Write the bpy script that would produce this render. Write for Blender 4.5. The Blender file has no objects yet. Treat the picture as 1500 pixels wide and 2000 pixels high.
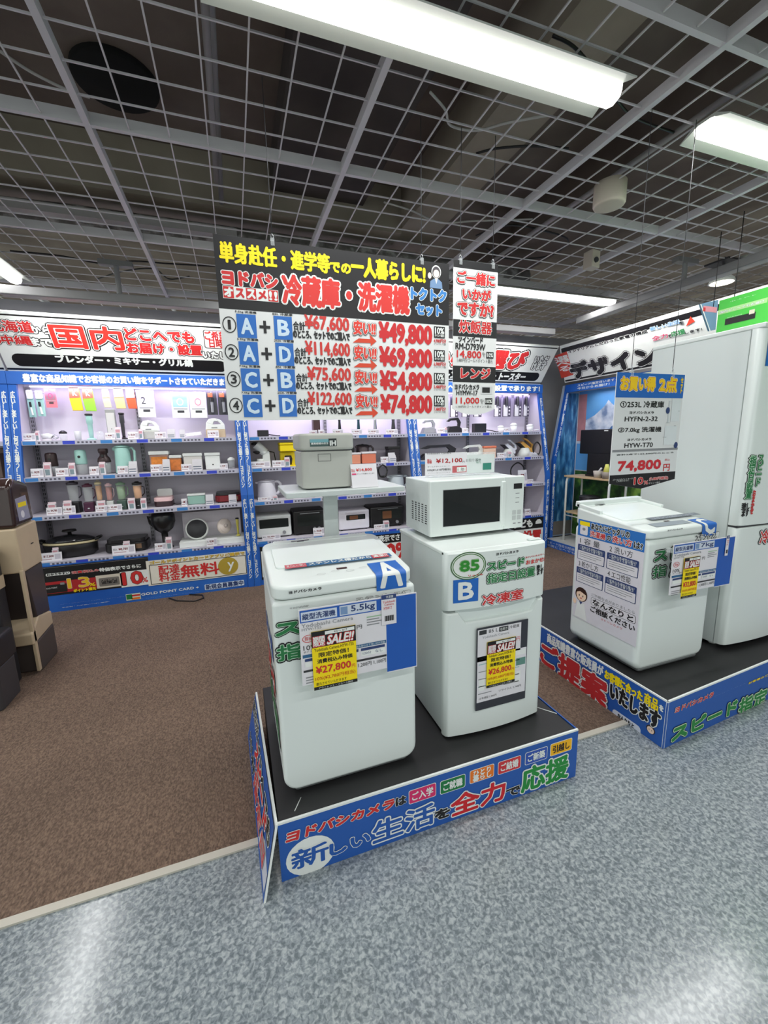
import bpy, bmesh, math, random
import numpy as np
from mathutils import Vector, Matrix
random.seed(7)
SC = bpy.context.scene
COL = SC.collection

# ------------------------------------------------------------------ camera
FPX, YAW, PITCH, ROLL, CAMH = 811.862, 0.337541, 0.1757389, 0.0222124, 1.55
def cam_axes():
    cy, sy = math.cos(YAW), math.sin(YAW); cp, sp = math.cos(PITCH), math.sin(PITCH)
    fwd = Vector((sy*cp, cy*cp, -sp)); r = Vector((cy, -sy, 0)); d = fwd.cross(r)
    cr, sr = math.cos(ROLL), math.sin(ROLL)
    return cr*r + sr*d, -sr*r + cr*d, fwd
CR, CD, CF = cam_axes()
cam = bpy.data.cameras.new('camera'); camo = bpy.data.objects.new('camera', cam); COL.objects.link(camo)
cam.sensor_fit = 'VERTICAL'; cam.sensor_height = 36; cam.lens = FPX/2000*36; cam.clip_start = 0.05; cam.clip_end = 60
camo.matrix_world = Matrix(((CR.x, -CD.x, -CF.x, 0), (CR.y, -CD.y, -CF.y, 0), (CR.z, -CD.z, -CF.z, CAMH), (0, 0, 0, 1)))
SC.camera = camo
# ------------------------------------------------------------------ world and exposure
W = bpy.data.worlds.new('world'); SC.world = W; W.use_nodes = True
bg = W.node_tree.nodes['Background']; bg.inputs[0].default_value = (0.92, 1.0, 0.97, 1); bg.inputs[1].default_value = 0.62
SC.view_settings.view_transform = 'Standard'; SC.view_settings.look = 'None'
SC.view_settings.exposure = 0.82; SC.view_settings.gamma = 1.0; SC.view_settings.use_curve_mapping = False
SC.cycles.max_bounces = 6; SC.cycles.diffuse_bounces = 3; SC.cycles.transparent_max_bounces = 8
SC.cycles.caustics_reflective = False; SC.cycles.caustics_refractive = False
LAMP_W = 11.5      # watts of each ceiling tube
WASH_W = 4.2       # watts of each wall washer trunk
SHELF_W = 3.2      # watts of each shelf strip light

# ------------------------------------------------------------------ measured points: a photo pixel met with a plane of the room
O = Vector((0, 0, CAMH))
def ray(x, y): return CR*(x-750) + CD*(y-1000) + CF*FPX
def hit(x, y, p, n):
    d = ray(x, y); return O + d*((Vector(p)-O).dot(n)/d.dot(n))
def ony(x, y, Y): return hit(x, y, (0, Y, 0), Vector((0, 1, 0)))
def onz(x, y, Z): return hit(x, y, (0, 0, Z), Vector((0, 0, 1)))
def onx(x, y, X): return hit(x, y, (X, 0, 0), Vector((1, 0, 0)))
def V(x0, y0, s): return lambda x, y: (x0+x*s, y0+y*s)
def frame(p, u, v):
    u = Vector(u).normalized(); v = Vector(v).normalized(); n = u.cross(v)
    m = Matrix((u, v, n)).transposed().to_4x4(); m.translation = Vector(p); return m
def FY(Y): return frame((0, Y, 0), (1, 0, 0), (0, 0, 1))
def FX(X): return frame((X, 0, 0), (0, -1, 0), (0, 0, 1))
def FZ(Z): return frame((0, 0, Z), (1, 0, 0), (0, 1, 0))

# ------------------------------------------------------------------ materials
def lin(c):
    return tuple((v/255/12.92 if v/255 <= .04045 else ((v/255+.055)/1.055)**2.4) for v in c)
MATS = {}
def mat(c, rough=.55, metal=0., var=.05, scale=18., emit=0., alpha=1., trans=0., coat=0.):
    key = (c, rough, metal, var, scale, emit, alpha, trans, coat)
    if key in MATS: return MATS[key]
    m = bpy.data.materials.new('surface_%d' % len(MATS)); m.use_nodes = True
    nt = m.node_tree; b = nt.nodes['Principled BSDF']
    L = lin(c)
    no = nt.nodes.new('ShaderNodeTexNoise'); no.inputs['Scale'].default_value = scale; no.inputs['Detail'].default_value = 2
    tc = nt.nodes.new('ShaderNodeTexCoord'); nt.links.new(tc.outputs['Object'], no.inputs['Vector'])
    mx = nt.nodes.new('ShaderNodeMix'); mx.data_type = 'RGBA'
    mx.inputs['A'].default_value = (*[v*(1-var) for v in L], 1); mx.inputs['B'].default_value = (*[min(1, v*(1+var)) for v in L], 1)
    nt.links.new(no.outputs['Fac'], mx.inputs['Factor']); nt.links.new(mx.outputs['Result'], b.inputs['Base Color'])
    b.inputs['Roughness'].default_value = rough; b.inputs['Metallic'].default_value = metal
    b.inputs['Alpha'].default_value = alpha; b.inputs['Transmission Weight'].default_value = trans; b.inputs['Coat Weight'].default_value = coat
    if emit:
        b.inputs['Emission Color'].default_value = (*L, 1); b.inputs['Emission Strength'].default_value = emit
    MATS[key] = m; return m
def ramp_mat(name, cols, scale, detail=3, rough=.5, bump=0., kind='noise', stretch=(1, 1, 1), bscale=None):
    m = bpy.data.materials.new(name); m.use_nodes = True; nt = m.node_tree; b = nt.nodes['Principled BSDF']
    tc = nt.nodes.new('ShaderNodeTexCoord'); mp = nt.nodes.new('ShaderNodeMapping'); mp.inputs['Scale'].default_value = stretch
    nt.links.new(tc.outputs['Object'], mp.inputs['Vector'])
    no = nt.nodes.new('ShaderNodeTexNoise'); no.inputs['Scale'].default_value = scale; no.inputs['Detail'].default_value = detail
    no.inputs['Distortion'].default_value = .6 if kind == 'mottle' else 0
    nt.links.new(mp.outputs['Vector'], no.inputs['Vector'])
    rp = nt.nodes.new('ShaderNodeValToRGB'); e = rp.color_ramp.elements
    while len(e) < len(cols): e.new(.5)
    for i, (p, c) in enumerate(cols): e[i].position = p; e[i].color = (*lin(c), 1)
    nt.links.new(no.outputs['Fac'], rp.inputs['Fac']); nt.links.new(rp.outputs['Color'], b.inputs['Base Color'])
    b.inputs['Roughness'].default_value = rough
    if bump:
        bu = nt.nodes.new('ShaderNodeBump'); bu.inputs['Strength'].default_value = bump; bu.inputs['Distance'].default_value = .01
        n2 = nt.nodes.new('ShaderNodeTexNoise'); n2.inputs['Scale'].default_value = bscale or scale*2
        nt.links.new(mp.outputs['Vector'], n2.inputs['Vector'])
        nt.links.new(n2.outputs['Fac'], bu.inputs['Height']); nt.links.new(bu.outputs['Normal'], b.inputs['Normal'])
    return m
WH = mat((232, 236, 232), .5); BK = mat((18, 18, 20), .5); RD = mat((205, 45, 45), .5); BL = mat((28, 88, 178), .45)
YE = mat((250, 222, 0), .5); GN = mat((22, 120, 62), .5); GY = mat((140, 142, 145), .5); NAVY = mat((42, 62, 112), .5)
APP = mat((226, 234, 230), .32, var=.012, scale=4); APP2 = mat((214, 223, 220), .35, var=.012, scale=4)
DK = mat((28, 27, 28), .4); DKG = mat((52, 53, 56), .45); SHW = mat((214, 209, 219), .55, var=.03, scale=3)
LBL = mat((226, 224, 228), .5); CYAN = mat((70, 150, 205), .5); PINK = mat((214, 45, 105), .5); ORG = mat((232, 120, 30), .5)
GLASS = mat((232, 238, 238), .08, alpha=.28, var=.01); STEEL = mat((178, 182, 184), .3, .9); MINT = mat((160, 205, 196), .4)
WIRE = mat((206, 203, 204), .5); BRN = mat((52, 32, 28), .22, coat=.3); BEI = mat((196, 176, 146), .5); CRM = mat((226, 214, 170), .5)

# ------------------------------------------------------------------ mesh builder
GLY = {}
def glyphs(s, shear=0., sp=1.0):
    k = (s, shear, sp)
    if k in GLY: return GLY[k]
    cu = bpy.data.curves.new('t', 'FONT'); cu.body = s; cu.resolution_u = 2; cu.shear = shear; cu.space_line = .82*sp
    cu.align_x = 'CENTER' if '\n' in s else 'LEFT'
    o = bpy.data.objects.new('t', cu); COL.objects.link(o)
    me = bpy.data.meshes.new_from_object(o.evaluated_get(bpy.context.evaluated_depsgraph_get()))
    me.calc_loop_triangles()
    v = np.empty(len(me.vertices)*3); me.vertices.foreach_get('co', v); v = v.reshape(-1, 3)[:, :2]
    t = np.empty(len(me.loop_triangles)*3, dtype=np.int64); me.loop_triangles.foreach_get('vertices', t); t = t.reshape(-1, 3)
    bpy.data.objects.remove(o); bpy.data.curves.remove(cu); bpy.data.meshes.remove(me)
    a, b, c = v[t[:, 0]], v[t[:, 1]], v[t[:, 2]]
    sg = (b[:, 0]-a[:, 0])*(c[:, 1]-a[:, 1]) - (b[:, 1]-a[:, 1])*(c[:, 0]-a[:, 0])
    t[sg < 0] = t[sg < 0][:, ::-1]
    lo, hi = v.min(0), v.max(0); v = (v-lo)/(hi-lo)
    GLY[k] = (v, t); return GLY[k]
class MB:
    def __init__(s, F=None): s.v, s.loops, s.tot, s.mi, s.sm, s.mats, s.n, s.F = [], [], [], [], [], [], 0, F
    def add(s, v, faces, m, smooth=False):
        v = np.asarray(v, dtype=float).reshape(-1, 3)
        if s.F is not None:
            M = np.array(s.F); v = v @ M[:3, :3].T + M[:3, 3]
        if m not in s.mats: s.mats.append(m)
        k = s.mats.index(m)
        if isinstance(faces, np.ndarray):
            s.loops.append((faces+s.n).ravel()); s.tot.append(np.full(len(faces), faces.shape[1])); c = len(faces)
        else:
            for f in faces: s.loops.append(np.array(f)+s.n)
            s.tot.append(np.array([len(f) for f in faces])); c = len(faces)
        s.mi.append(np.full(c, k)); s.sm.append(np.full(c, smooth)); s.v.append(v); s.n += len(v); return s
    # flat shapes in the frame's plane
    def rect(s, x0, y0, x1, y1, m, z=0.): return s.add([(x0, y0, z), (x1, y0, z), (x1, y1, z), (x0, y1, z)], [(0, 1, 2, 3)], m)
    def poly(s, pts, m, z=0.): return s.add([(x, y, z) for x, y in pts], [tuple(range(len(pts)))], m)
    def ell(s, cx, cy, rx, ry, m, z=0., n=24, ring=0.):
        a = [2*math.pi*i/n for i in range(n)]
        if not ring: return s.poly([(cx+rx*math.cos(t), cy+ry*math.sin(t)) for t in a], m, z)
        v = [(cx+rx*math.cos(t), cy+ry*math.sin(t), z) for t in a] + [(cx+(rx-ring)*math.cos(t), cy+(ry-ring)*math.sin(t), z) for t in a]
        return s.add(v, [(i, (i+1) % n, n+(i+1) % n, n+i) for i in range(n)], m)
    def rr(s, x0, y0, x1, y1, r, m, z=0.): return s.poly(rrpts(x0, y0, x1, y1, r), m, z)
    def loc(s, p):
        F = s.F; q = F.inverted() @ hit(p[0], p[1], F.translation, F.to_3x3().col[2]); return q.x, q.y
    def R(s, bl, tr, m, z=0., r=0.):
        x0, y0 = s.loc(bl); x1, y1 = s.loc(tr)
        return s.rr(x0, y0, x1, y1, r, m, z) if r else s.rect(x0, y0, x1, y1, m, z)
    def text(s, t, x0, y0, x1, y1, m, z=.001, b=0., o=(), shear=0., rot=0., sp=1.0):
        v, f = glyphs(t, shear, sp); w, h = x1-x0, y1-y0
        kf = sum('\u4e00' <= c <= '\u9fff' for c in t)/max(1, len(t)); nf = sum('\u3040' <= c <= '\u30ff' for c in t)/max(1, len(t)); b = b*(1+.45*nf-.32*kf)
        ins = min((b+sum(q[1] for q in o))*.42*h/(t.count('\n')+1), .2*w, .25*h); x0 += ins; y0 += ins; w -= 2*ins; h -= 2*ins
        p = np.column_stack([x0+v[:, 0]*w, y0+v[:, 1]*h, np.zeros(len(v))])
        lines = t.count('\n')+1; unit = h/lines
        lay = [(m, b*unit, 6)]; acc = b
        for om, ow in o: acc += ow; lay.append((om, acc*unit, 12))
        for i, (mm, d, n) in enumerate(lay):
            zz = z + .0007*(len(lay)-1-i)
            if d <= 0: ps = [p]
            else: ps = [p + np.array([d*math.cos(2*math.pi*k/n), d*math.sin(2*math.pi*k/n), 0]) for k in range(n)] + ([p] if i == 0 else [])
            for e, q in enumerate(ps):
                q = q.copy(); q[:, 2] = zz+e*4e-5; s.add(q, f, mm)
        return s
    def T(s, t, bl, tr, m, z=.001, **k):
        x0, y0 = s.loc(bl); x1, y1 = s.loc(tr); return s.text(t, x0, y0, x1, y1, m, z, **k)
    # solids
    def box(s, x0, y0, z0, x1, y1, z1, m):
        return s.add([(x0, y0, z0), (x1, y0, z0), (x1, y1, z0), (x0, y1, z0), (x0, y0, z1), (x1, y0, z1), (x1, y1, z1), (x0, y1, z1)],
                     [(0, 3, 2, 1), (4, 5, 6, 7), (0, 1, 5, 4), (1, 2, 6, 5), (2, 3, 7, 6), (3, 0, 4, 7)], m)
    def prism(s, pts, z0, z1, m, smooth=False):
        n = len(pts); v = [(x, y, z0) for x, y in pts] + [(x, y, z1) for x, y in pts]
        s.add(v, [tuple(range(n))[::-1], tuple(range(n, 2*n))] + [(i, (i+1) % n, n+(i+1) % n, n+i) for i in range(n)], m); return s
    def cyl(s, p0, p1, r, m, r2=None, n=14):
        p0, p1 = Vector(p0), Vector(p1); d = (p1-p0).normalized(); a = d.orthogonal().normalized(); b = d.cross(a); r2 = r if r2 is None else r2
        v = [p0 + (a*math.cos(2*math.pi*i/n)+b*math.sin(2*math.pi*i/n))*r for i in range(n)] + [p1 + (a*math.cos(2*math.pi*i/n)+b*math.sin(2*math.pi*i/n))*r2 for i in range(n)]
        v = [tuple(q) for q in v]
        s.add(v, [(i, (i+1) % n, n+(i+1) % n, n+i) for i in range(n)], m, True)
        v2 = v; s.add(v2, [tuple(range(n))[::-1], tuple(range(n, 2*n))], m); return s
    def tube(s, pts, r, m, n=8):
        pts = [Vector(p) for p in pts]; ring = []; up = None
        for i, p in enumerate(pts):
            d = ((pts[min(i+1, len(pts)-1)]-pts[max(i-1, 0)])).normalized()
            a = d.orthogonal().normalized() if up is None else (up - d*up.dot(d)).normalized()
            up = a; b = d.cross(a); ring += [tuple(p+(a*math.cos(2*math.pi*k/n)+b*math.sin(2*math.pi*k/n))*r) for k in range(n)]
        f = [(i*n+k, i*n+(k+1) % n, (i+1)*n+(k+1) % n, (i+1)*n+k) for i in range(len(pts)-1) for k in range(n)]
        f += [tuple(range(n))[::-1], tuple((len(pts)-1)*n+k for k in range(n))]
        return s.add(ring, f, m, True)
    def lathe(s, prof, m, c=(0, 0, 0), n=20, sx=1., sy=1.):
        v = [(c[0]+r*math.cos(2*math.pi*k/n)*sx, c[1]+r*math.sin(2*math.pi*k/n)*sy, c[2]+z) for r, z in prof for k in range(n)]
        f = [(i*n+k, i*n+(k+1) % n, (i+1)*n+(k+1) % n, (i+1)*n+k) for i in range(len(prof)-1) for k in range(n)]
        f += [tuple(range(n))[::-1], tuple((len(prof)-1)*n+k for k in range(n))]
        return s.add(v, f, m, True)
    def build(s, name, root=None, bevel=0., seg=3, ang=35):
        v = np.concatenate(s.v); 
        if root is not None:
            off, q = np.zeros(3), root
            while q is not None: off = off+np.array(q.location); q = q.parent
        else:
            lo, hi = v.min(0), v.max(0); off = np.array([(lo[0]+hi[0])/2, (lo[1]+hi[1])/2, lo[2]])
        v = v-off
        me = bpy.data.meshes.new(name); me.vertices.add(len(v)); me.vertices.foreach_set('co', v.ravel())
        lp = np.concatenate(s.loops); tt = np.concatenate(s.tot)
        me.loops.add(len(lp)); me.loops.foreach_set('vertex_index', lp.astype(np.int32))
        me.polygons.add(len(tt)); st = np.concatenate([[0], np.cumsum(tt)[:-1]])
        me.polygons.foreach_set('loop_start', st.astype(np.int32)); me.polygons.foreach_set('loop_total', tt.astype(np.int32))
        me.polygons.foreach_set('material_index', np.concatenate(s.mi).astype(np.int32)); me.polygons.foreach_set('use_smooth', np.concatenate(s.sm))
        for m in s.mats: me.materials.append(m)
        me.update(calc_edges=True); me.validate()
        o = bpy.data.objects.new(name, me); COL.objects.link(o)
        if root is not None: o.parent = root
        else: o.location = Vector(off)
        if bevel:
            b = o.modifiers.new('bevel', 'BEVEL'); b.width = bevel; b.segments = seg; b.limit_method = 'ANGLE'; b.angle_limit = math.radians(ang)
            w = o.modifiers.new('wn', 'WEIGHTED_NORMAL'); w.keep_sharp = True
            me.polygons.foreach_set('use_smooth', np.ones(len(tt), dtype=bool))
        return o
def rrpts(x0, y0, x1, y1, r, n=5):
    P = []
    for cx, cy, a0 in ((x1-r, y0+r, -90), (x1-r, y1-r, 0), (x0+r, y1-r, 90), (x0+r, y0+r, 180)):
        for i in range(n+1):
            a = math.radians(a0+90*i/n); P.append((cx+r*math.cos(a), cy+r*math.sin(a)))
    return P
def thing(name, label, cat, loc=(0, 0, 0), group=None):
    o = bpy.data.objects.new(name, None); COL.objects.link(o); o.empty_display_size = .05; o.location = loc
    return tag(o, label, cat, group)
def tag(o, label, cat, group=None):
    o['label'] = label; o['category'] = cat
    if group: o['group'] = group
    return o
def struct(o): o['kind'] = 'structure'; return o
def dup(root, loc, label=None, rotz=None):
    r = root.copy(); COL.objects.link(r); r.location = loc
    if rotz is not None: r.rotation_euler = (0, 0, rotz)
    if label: r['label'] = label
    for ch in root.children:
        c = ch.copy(); COL.objects.link(c); c.parent = r
        for g in ch.children:
            d = g.copy(); COL.objects.link(d); d.parent = c
    return r
def area(name, root, loc, sx, sy, power, col=(1, 1, 1), rot=(0, 0, 0)):
    L = bpy.data.lights.new(name, 'AREA'); L.shape = 'RECTANGLE'; L.size = sx; L.size_y = sy; L.energy = power; L.color = col
    o = bpy.data.objects.new(name, L); COL.objects.link(o); o.rotation_euler = rot
    if root is not None: o.parent = root; o.location = Vector(loc)-root.location
    else: o.location = loc
    return o

# ================================================================== the room
HP = .235          # height of the two display stages
FLOOR = ramp_mat('floor_vinyl', [(.36, (106, 115, 120)), (.47, (131, 140, 145)), (.54, (146, 155, 158)), (.66, (172, 179, 181))], 80, 3, .19, kind='mottle')
CARP = ramp_mat('carpet_pile', [(.3, (84, 68, 56)), (.5, (112, 92, 77)), (.7, (136, 114, 96))], 150, 4, .95, bump=.6, bscale=260, stretch=(1, .55, 1))
b = MB(); b.box(-9, -7, -.06, 6, 1.485, 0, FLOOR); struct(b.build('floor'))
nt = CARP.node_tree; bs = nt.nodes['Principled BSDF']; src = bs.inputs['Base Color'].links[0].from_socket
n3 = nt.nodes.new('ShaderNodeTexNoise'); n3.inputs['Scale'].default_value = 1.3; n3.inputs['Detail'].default_value = 4; tcn = nt.nodes.new('ShaderNodeTexCoord'); nt.links.new(tcn.outputs['Object'], n3.inputs['Vector'])
mr = nt.nodes.new('ShaderNodeMapRange'); mr.inputs['From Min'].default_value = .3; mr.inputs['From Max'].default_value = .7; mr.inputs['To Min'].default_value = .86; mr.inputs['To Max'].default_value = 1.14; nt.links.new(n3.outputs['Fac'], mr.inputs['Value'])
vm = nt.nodes.new('ShaderNodeVectorMath'); vm.operation = 'SCALE'; nt.links.new(src, vm.inputs[0]); nt.links.new(mr.outputs['Result'], vm.inputs['Scale']); nt.links.new(vm.outputs['Vector'], bs.inputs['Base Color'])
b = MB(); b.box(-9, 1.485, -.06, 6, 5.2, .003, CARP); o = struct(b.build('floor_carpet'))
b = MB(); b.box(-9, 1.462, .0005, 6, 1.492, .008, mat((196, 192, 178), .45)); struct(b.build('trim_1'))
WALLM = ramp_mat('wall_plaster', [(.3, (150, 150, 152)), (.7, (166, 166, 168))], 3, 2, .8)
b = MB(); b.box(-9, 5.08, 0, 5.0, 5.2, 2.9, WALLM); struct(b.build('wall_back'))
b = MB(); b.box(4.85, -7, 0, 5.0, 5.08, 2.9, WALLM); struct(b.build('wall_right'))
SLAB = ramp_mat('slab_concrete', [(.25, (86, 75, 68)), (.55, (110, 99, 90)), (.8, (134, 124, 112))], 1.6, 4, .95, bump=.3, bscale=14)
BEAM = ramp_mat('beam_concrete', [(.25, (136, 127, 113)), (.75, (160, 151, 135))], 2.5, 4, .95, bump=.3, bscale=14)
DARKS = ramp_mat('slab_dark', [(.3, (60, 53, 51)), (.7, (82, 74, 70))], 2, 3, .95)
b = MB(); b.box(-9, -7, 3.8, 9.5, 9.5, 3.95, SLAB); struct(b.build('ceiling'))
b = MB(); b.box(-9, 9.4, 0, 9.5, 9.5, 3.8, DARKS); struct(b.build('wall_far'))
b = MB(); b.box(9.4, -7, 0, 9.5, 9.4, 3.8, DARKS); struct(b.build('wall_far_right'))
def beam(n, *a, m=BEAM):
    b = MB(); b.box(*a, m); struct(b.build('trim_%d' % n))
beam(2, 1.62, -6.9, 3.46, 1.98, 9.4, 3.8)
beam(3, -8.9, 3.95, 3.42, 1.62, 4.45, 3.8, m=BEAM)
beam(4, 2.9, -6.9, 3.5, 3.5, 9.4, 3.8, m=SLAB)
beam(5, -3.6, -6.9, 3.55, -2.9, 3.95, 3.8, m=SLAB)
beam(6, 0.45, -6.9, 3.6, 1.25, 3.95, 3.8, m=DARKS)

# open wire ceiling: runners every 1.2 m, a wire panel in each bay
GRID = mat((206, 204, 206), .5, var=.06, scale=6); GZ = 3.0
g = thing('ceiling_grid', 'open grey wire grid ceiling hung under the dark slab', 'ceiling grid', (0, 0, GZ))
XS = [-.52+1.2*k for k in range(-5, 7)]; YS = [1.316+1.192*k for k in range(-4, 6)]
for x in XS:
    b = MB(); b.box(x-.014, YS[0]-.02, GZ-.012, x+.014, YS[-1], GZ+.035, GRID); b.build('long_runner', g)
for y in YS:
    b = MB(); b.box(XS[0]-.02, y-.011, GZ-.008, XS[-1], y+.011, GZ+.045, GRID); b.build('cross_runner', g)
proto = None
for i in range(len(XS)-1):
    for j in range(len(YS)):
        y1 = YS[j+1] if j < len(YS)-1 else 5.0
        if j < len(YS)-1 and proto is not None:
            c = proto.copy(); COL.objects.link(c); c.parent = g; c.location = (XS[i], YS[j], 0); continue
        if j == len(YS)-1: continue
        b = MB()
        for k in range(1, 7):
            b.box(.1714*k-.0032, .012, -.0015, .1714*k+.0032, 1.18, .0045, WIRE)
            b.box(.014, 1.192/7*k-.0032, .004, 1.186, 1.192/7*k+.0032, .0104, WIRE)
        proto = b.build('wire_panel', None); proto.location = (XS[i], YS[j], 0); proto.parent = g
        me = proto.data; lo = np.array([.014, .012, -.0015]); 
        v = np.empty(len(me.vertices)*3); me.vertices.foreach_get('co', v); v = v.reshape(-1, 3); v += lo - v.min(0); me.vertices.foreach_set('co', v.ravel()); me.update()

# ------------------------------------------------------------------ ceiling lamps
TUBE = mat((255, 255, 250), .4, emit=1.25); HOUS = mat((196, 200, 192), .35, var=.02)
def tube_lamp(label, loc, L, along_y=False, lit=True, group='ceiling tube lamps', shielded=False):
    t = thing('fluorescent_lamp', label, 'lamp', (0, 0, 0), group)
    h = L/2
    b = MB(); prof = [(-.115, 0), (-.112, -.004), (-.03, .030), (.03, .030), (.112, -.004), (.115, 0), (.045, .042), (-.045, .042)]
    n = len(prof); v = [(-h, y, z) for y, z in prof]+[(h, y, z) for y, z in prof]
    b.add(v, [(i, n+i, n+(i+1) % n, (i+1) % n) for i in range(n)], HOUS)
    for s in (0, n): b.add(v, [tuple(s+k for k in (2, 3, 6, 7)), tuple(s+k for k in (0, 1, 2, 7)), tuple(s+k for k in (3, 4, 5, 6))], HOUS)
    b.build('reflector_housing', t)
    b = MB(); pf = [(-.046, .026), (-.044, .0), (-.034, -.020), (0, -.030), (.034, -.020), (.044, .0), (.046, .026)]; n = len(pf); hh = h-.0
    v = [(-hh, y, z) for y, z in pf]+[(hh, y, z) for y, z in pf]
    b.add(v, [(i, n+i, n+i+1, i+1) for i in range(n-1)]+[tuple(range(n)), tuple(range(2*n-1, n-1, -1))], TUBE if lit else HOUS); b.build('tube_cover', t)
    b = MB()
    b.box(-h*.6, -.02, .041, h*.6, .02, .0485, STEEL); b.build('mount_rail', t)
    t.location = loc
    if along_y: t.rotation_euler = (0, 0, math.pi/2)
    if lit:
        a = area('lamp_glow', None, (0, 0, -.03), L, .1, LAMP_W); a.parent = t
    return t
LZ = 2.95
tube_lamp('long lit ceiling tube lamp nearest the camera, above the price banner', (.82, 1.59, LZ), 1.62)
tube_lamp('lit ceiling tube lamp above the tall fridge, cut by the frame', (3.0, 1.60, LZ), 1.6)
tube_lamp('lit ceiling tube lamp seen just beside the small hanging price strip', (3.08, 3.62, 2.9), 1.6)
tube_lamp('lit ceiling tube lamp hidden behind the big price banner', (.80, 3.62, 2.9), 1.62)
tube_lamp('lit ceiling tube lamp running towards the shelves over the left aisle', (-1.60, 3.72, 2.9), 1.6, True)
for x, y in ((-2.6, 1.59), (-2.2, -.6), (.82, -.6), (3.0, -.6), (-4.6, .5), (-2.2, -2.8), (.82, -2.8), (3.0, -2.8), (-4.6, 2.8)):
    tube_lamp('lit ceiling tube lamp of the rows outside the picture', (x, y, LZ), 1.6)

# wall-washer trunking in front of the shelf headers, lit on its wall side only
def trunk(label, p0, p1, r=.045):
    t = thing('lighting_trunk', label, 'trunking', ((p0[0]+p1[0])/2, (p0[1]+p1[1])/2, p0[2]), 'grey lighting trunks')
    b = MB(); d = Vector(p1)-Vector(p0)
    if abs(d.x) > abs(d.y): b.box(p0[0], p0[1]-.05, p0[2]-.03, p1[0], p0[1]+.05, p0[2]+.035, mat((124, 124, 124), .5))
    else: b.box(p0[0]-.05, p0[1], p0[2]-.03, p0[0]+.05, p1[1], p0[2]+.035, mat((112, 112, 112), .5))
    b.build('trunk_body', t, bevel=.008)
    m = (Vector(p0)+Vector(p1))/2
    if abs(d.x) > abs(d.y):      # the trunk is a wall washer: its tube faces the header behind it
        b = MB(); b.box(p0[0]+.05, p0[1]+.051, p0[2]-.02, p1[0]-.05, p0[1]+.06, p0[2]+.02, mat((255, 252, 246), .4, emit=.8)); b.build('wall_tube', t)
        a = area('wall_glow', t, (m.x, p0[1]+.07, p0[2]), abs(d.x)-.1, .04, WASH_W, (1, .98, .95), (math.radians(52), 0, 0)); a.data.spread = 1.7
    else:
        b = MB(); b.box(p0[0]+.051, p0[1]+.05, p0[2]-.02, p0[0]+.06, p1[1]-.05, p0[2]+.02, mat((255, 252, 246), .4, emit=.8)); b.build('wall_tube', t)
        a = area('wall_glow', t, (p0[0]+.07, m.y, p0[2]), .04, abs(d.y)-.1, WASH_W*1.4, (1, .98, .95), (0, math.radians(-52), 0)); a.data.spread = 1.7
    b = MB(); b.cyl((m.x, m.y, p0[2]+.03), (m.x, m.y, GZ-.01), .02, mat((130, 130, 130), .5)); b.build('drop_pole', t)
    b = MB(); b.box(m.x-.12, m.y-.03, GZ-.05, m.x+.12, m.y+.03, GZ-.012, mat((120, 120, 120), .5)); b.build('mount_plate', t)
trunk('long grey trunk hanging above the red lettered left header', (-1.56, 4.12, 2.70), (.0, 4.12, 2.70))
trunk('grey trunk end hanging above the toaster header', (1.7, 4.12, 2.70), (3.55, 4.12, 2.70))
trunk('grey trunk running along the right wall above the slanted header', (3.72, 1.6, 2.78), (3.72, 3.9, 2.78))

# speaker, camera and spot lamp under the grid
p = onz(1190, 392, 2.93)
t = thing('ceiling_speaker', 'round beige speaker can hanging under the wire grid', 'speaker', (p.x, p.y, 2.90))
b = MB(); b.lathe([(.085, 0), (.09, .01), (.09, .12), (.07, .13)], mat((214, 204, 186), .5), n=28, c=(p.x, p.y, 2.90)); b.build('speaker_can', t)
b = MB(); b.lathe([(.07, -.004), (.08, -.002), (.084, .002)], mat((196, 186, 168), .6), n=28, c=(p.x, p.y, 2.90)); b.build('grille', t)
b = MB(); b.box(p.x-.02, p.y+.06, 3.0, p.x+.06, p.y+.10, 3.05, WH); b.build('mount_bracket', t)
p = onz(1157, 512, 2.92)
t = thing('ceiling_sensor', 'small beige angled sensor box under the grid', 'sensor', (p.x, p.y, 2.88))
b = MB(); b.prism([(p.x-.05, p.y-.05), (p.x+.05, p.y-.03), (p.x+.05, p.y+.05), (p.x-.05, p.y+.05)], 2.87, 3.0, mat((188, 180, 164), .5)); b.build('sensor_body', t, bevel=.008)
b = MB(); b.cyl((p.x-.01, p.y-.055, 2.92), (p.x-.01, p.y-.04, 2.92), .02, DKG); b.build('lens', t)
p = onz(1410, 548, 2.86)
t = thing('spot_lamp', 'small white bowl spot lamp above the green poster', 'lamp', (p.x, p.y, 2.84))
b = MB(); b.lathe([(.10, 0), (.09, .03), (.05, .06), (.02, .07)], WH, c=(p.x, p.y, 2.84)); b.build('lamp_bowl', t)
b = MB(); b.cyl((p.x, p.y, 2.9), (p.x, p.y, 3.05), .012, DKG); b.box(p.x-.1, p.y-.1, 2.995, p.x+.1, p.y+.1, 3.01, DKG); b.build('stem', t)
b = MB(); b.lathe([(.085, -.002), (.09, .001)], mat((255, 244, 214), .4, emit=2.5), c=(p.x, p.y, 2.84)); b.build('bulb_glass', t)

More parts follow.
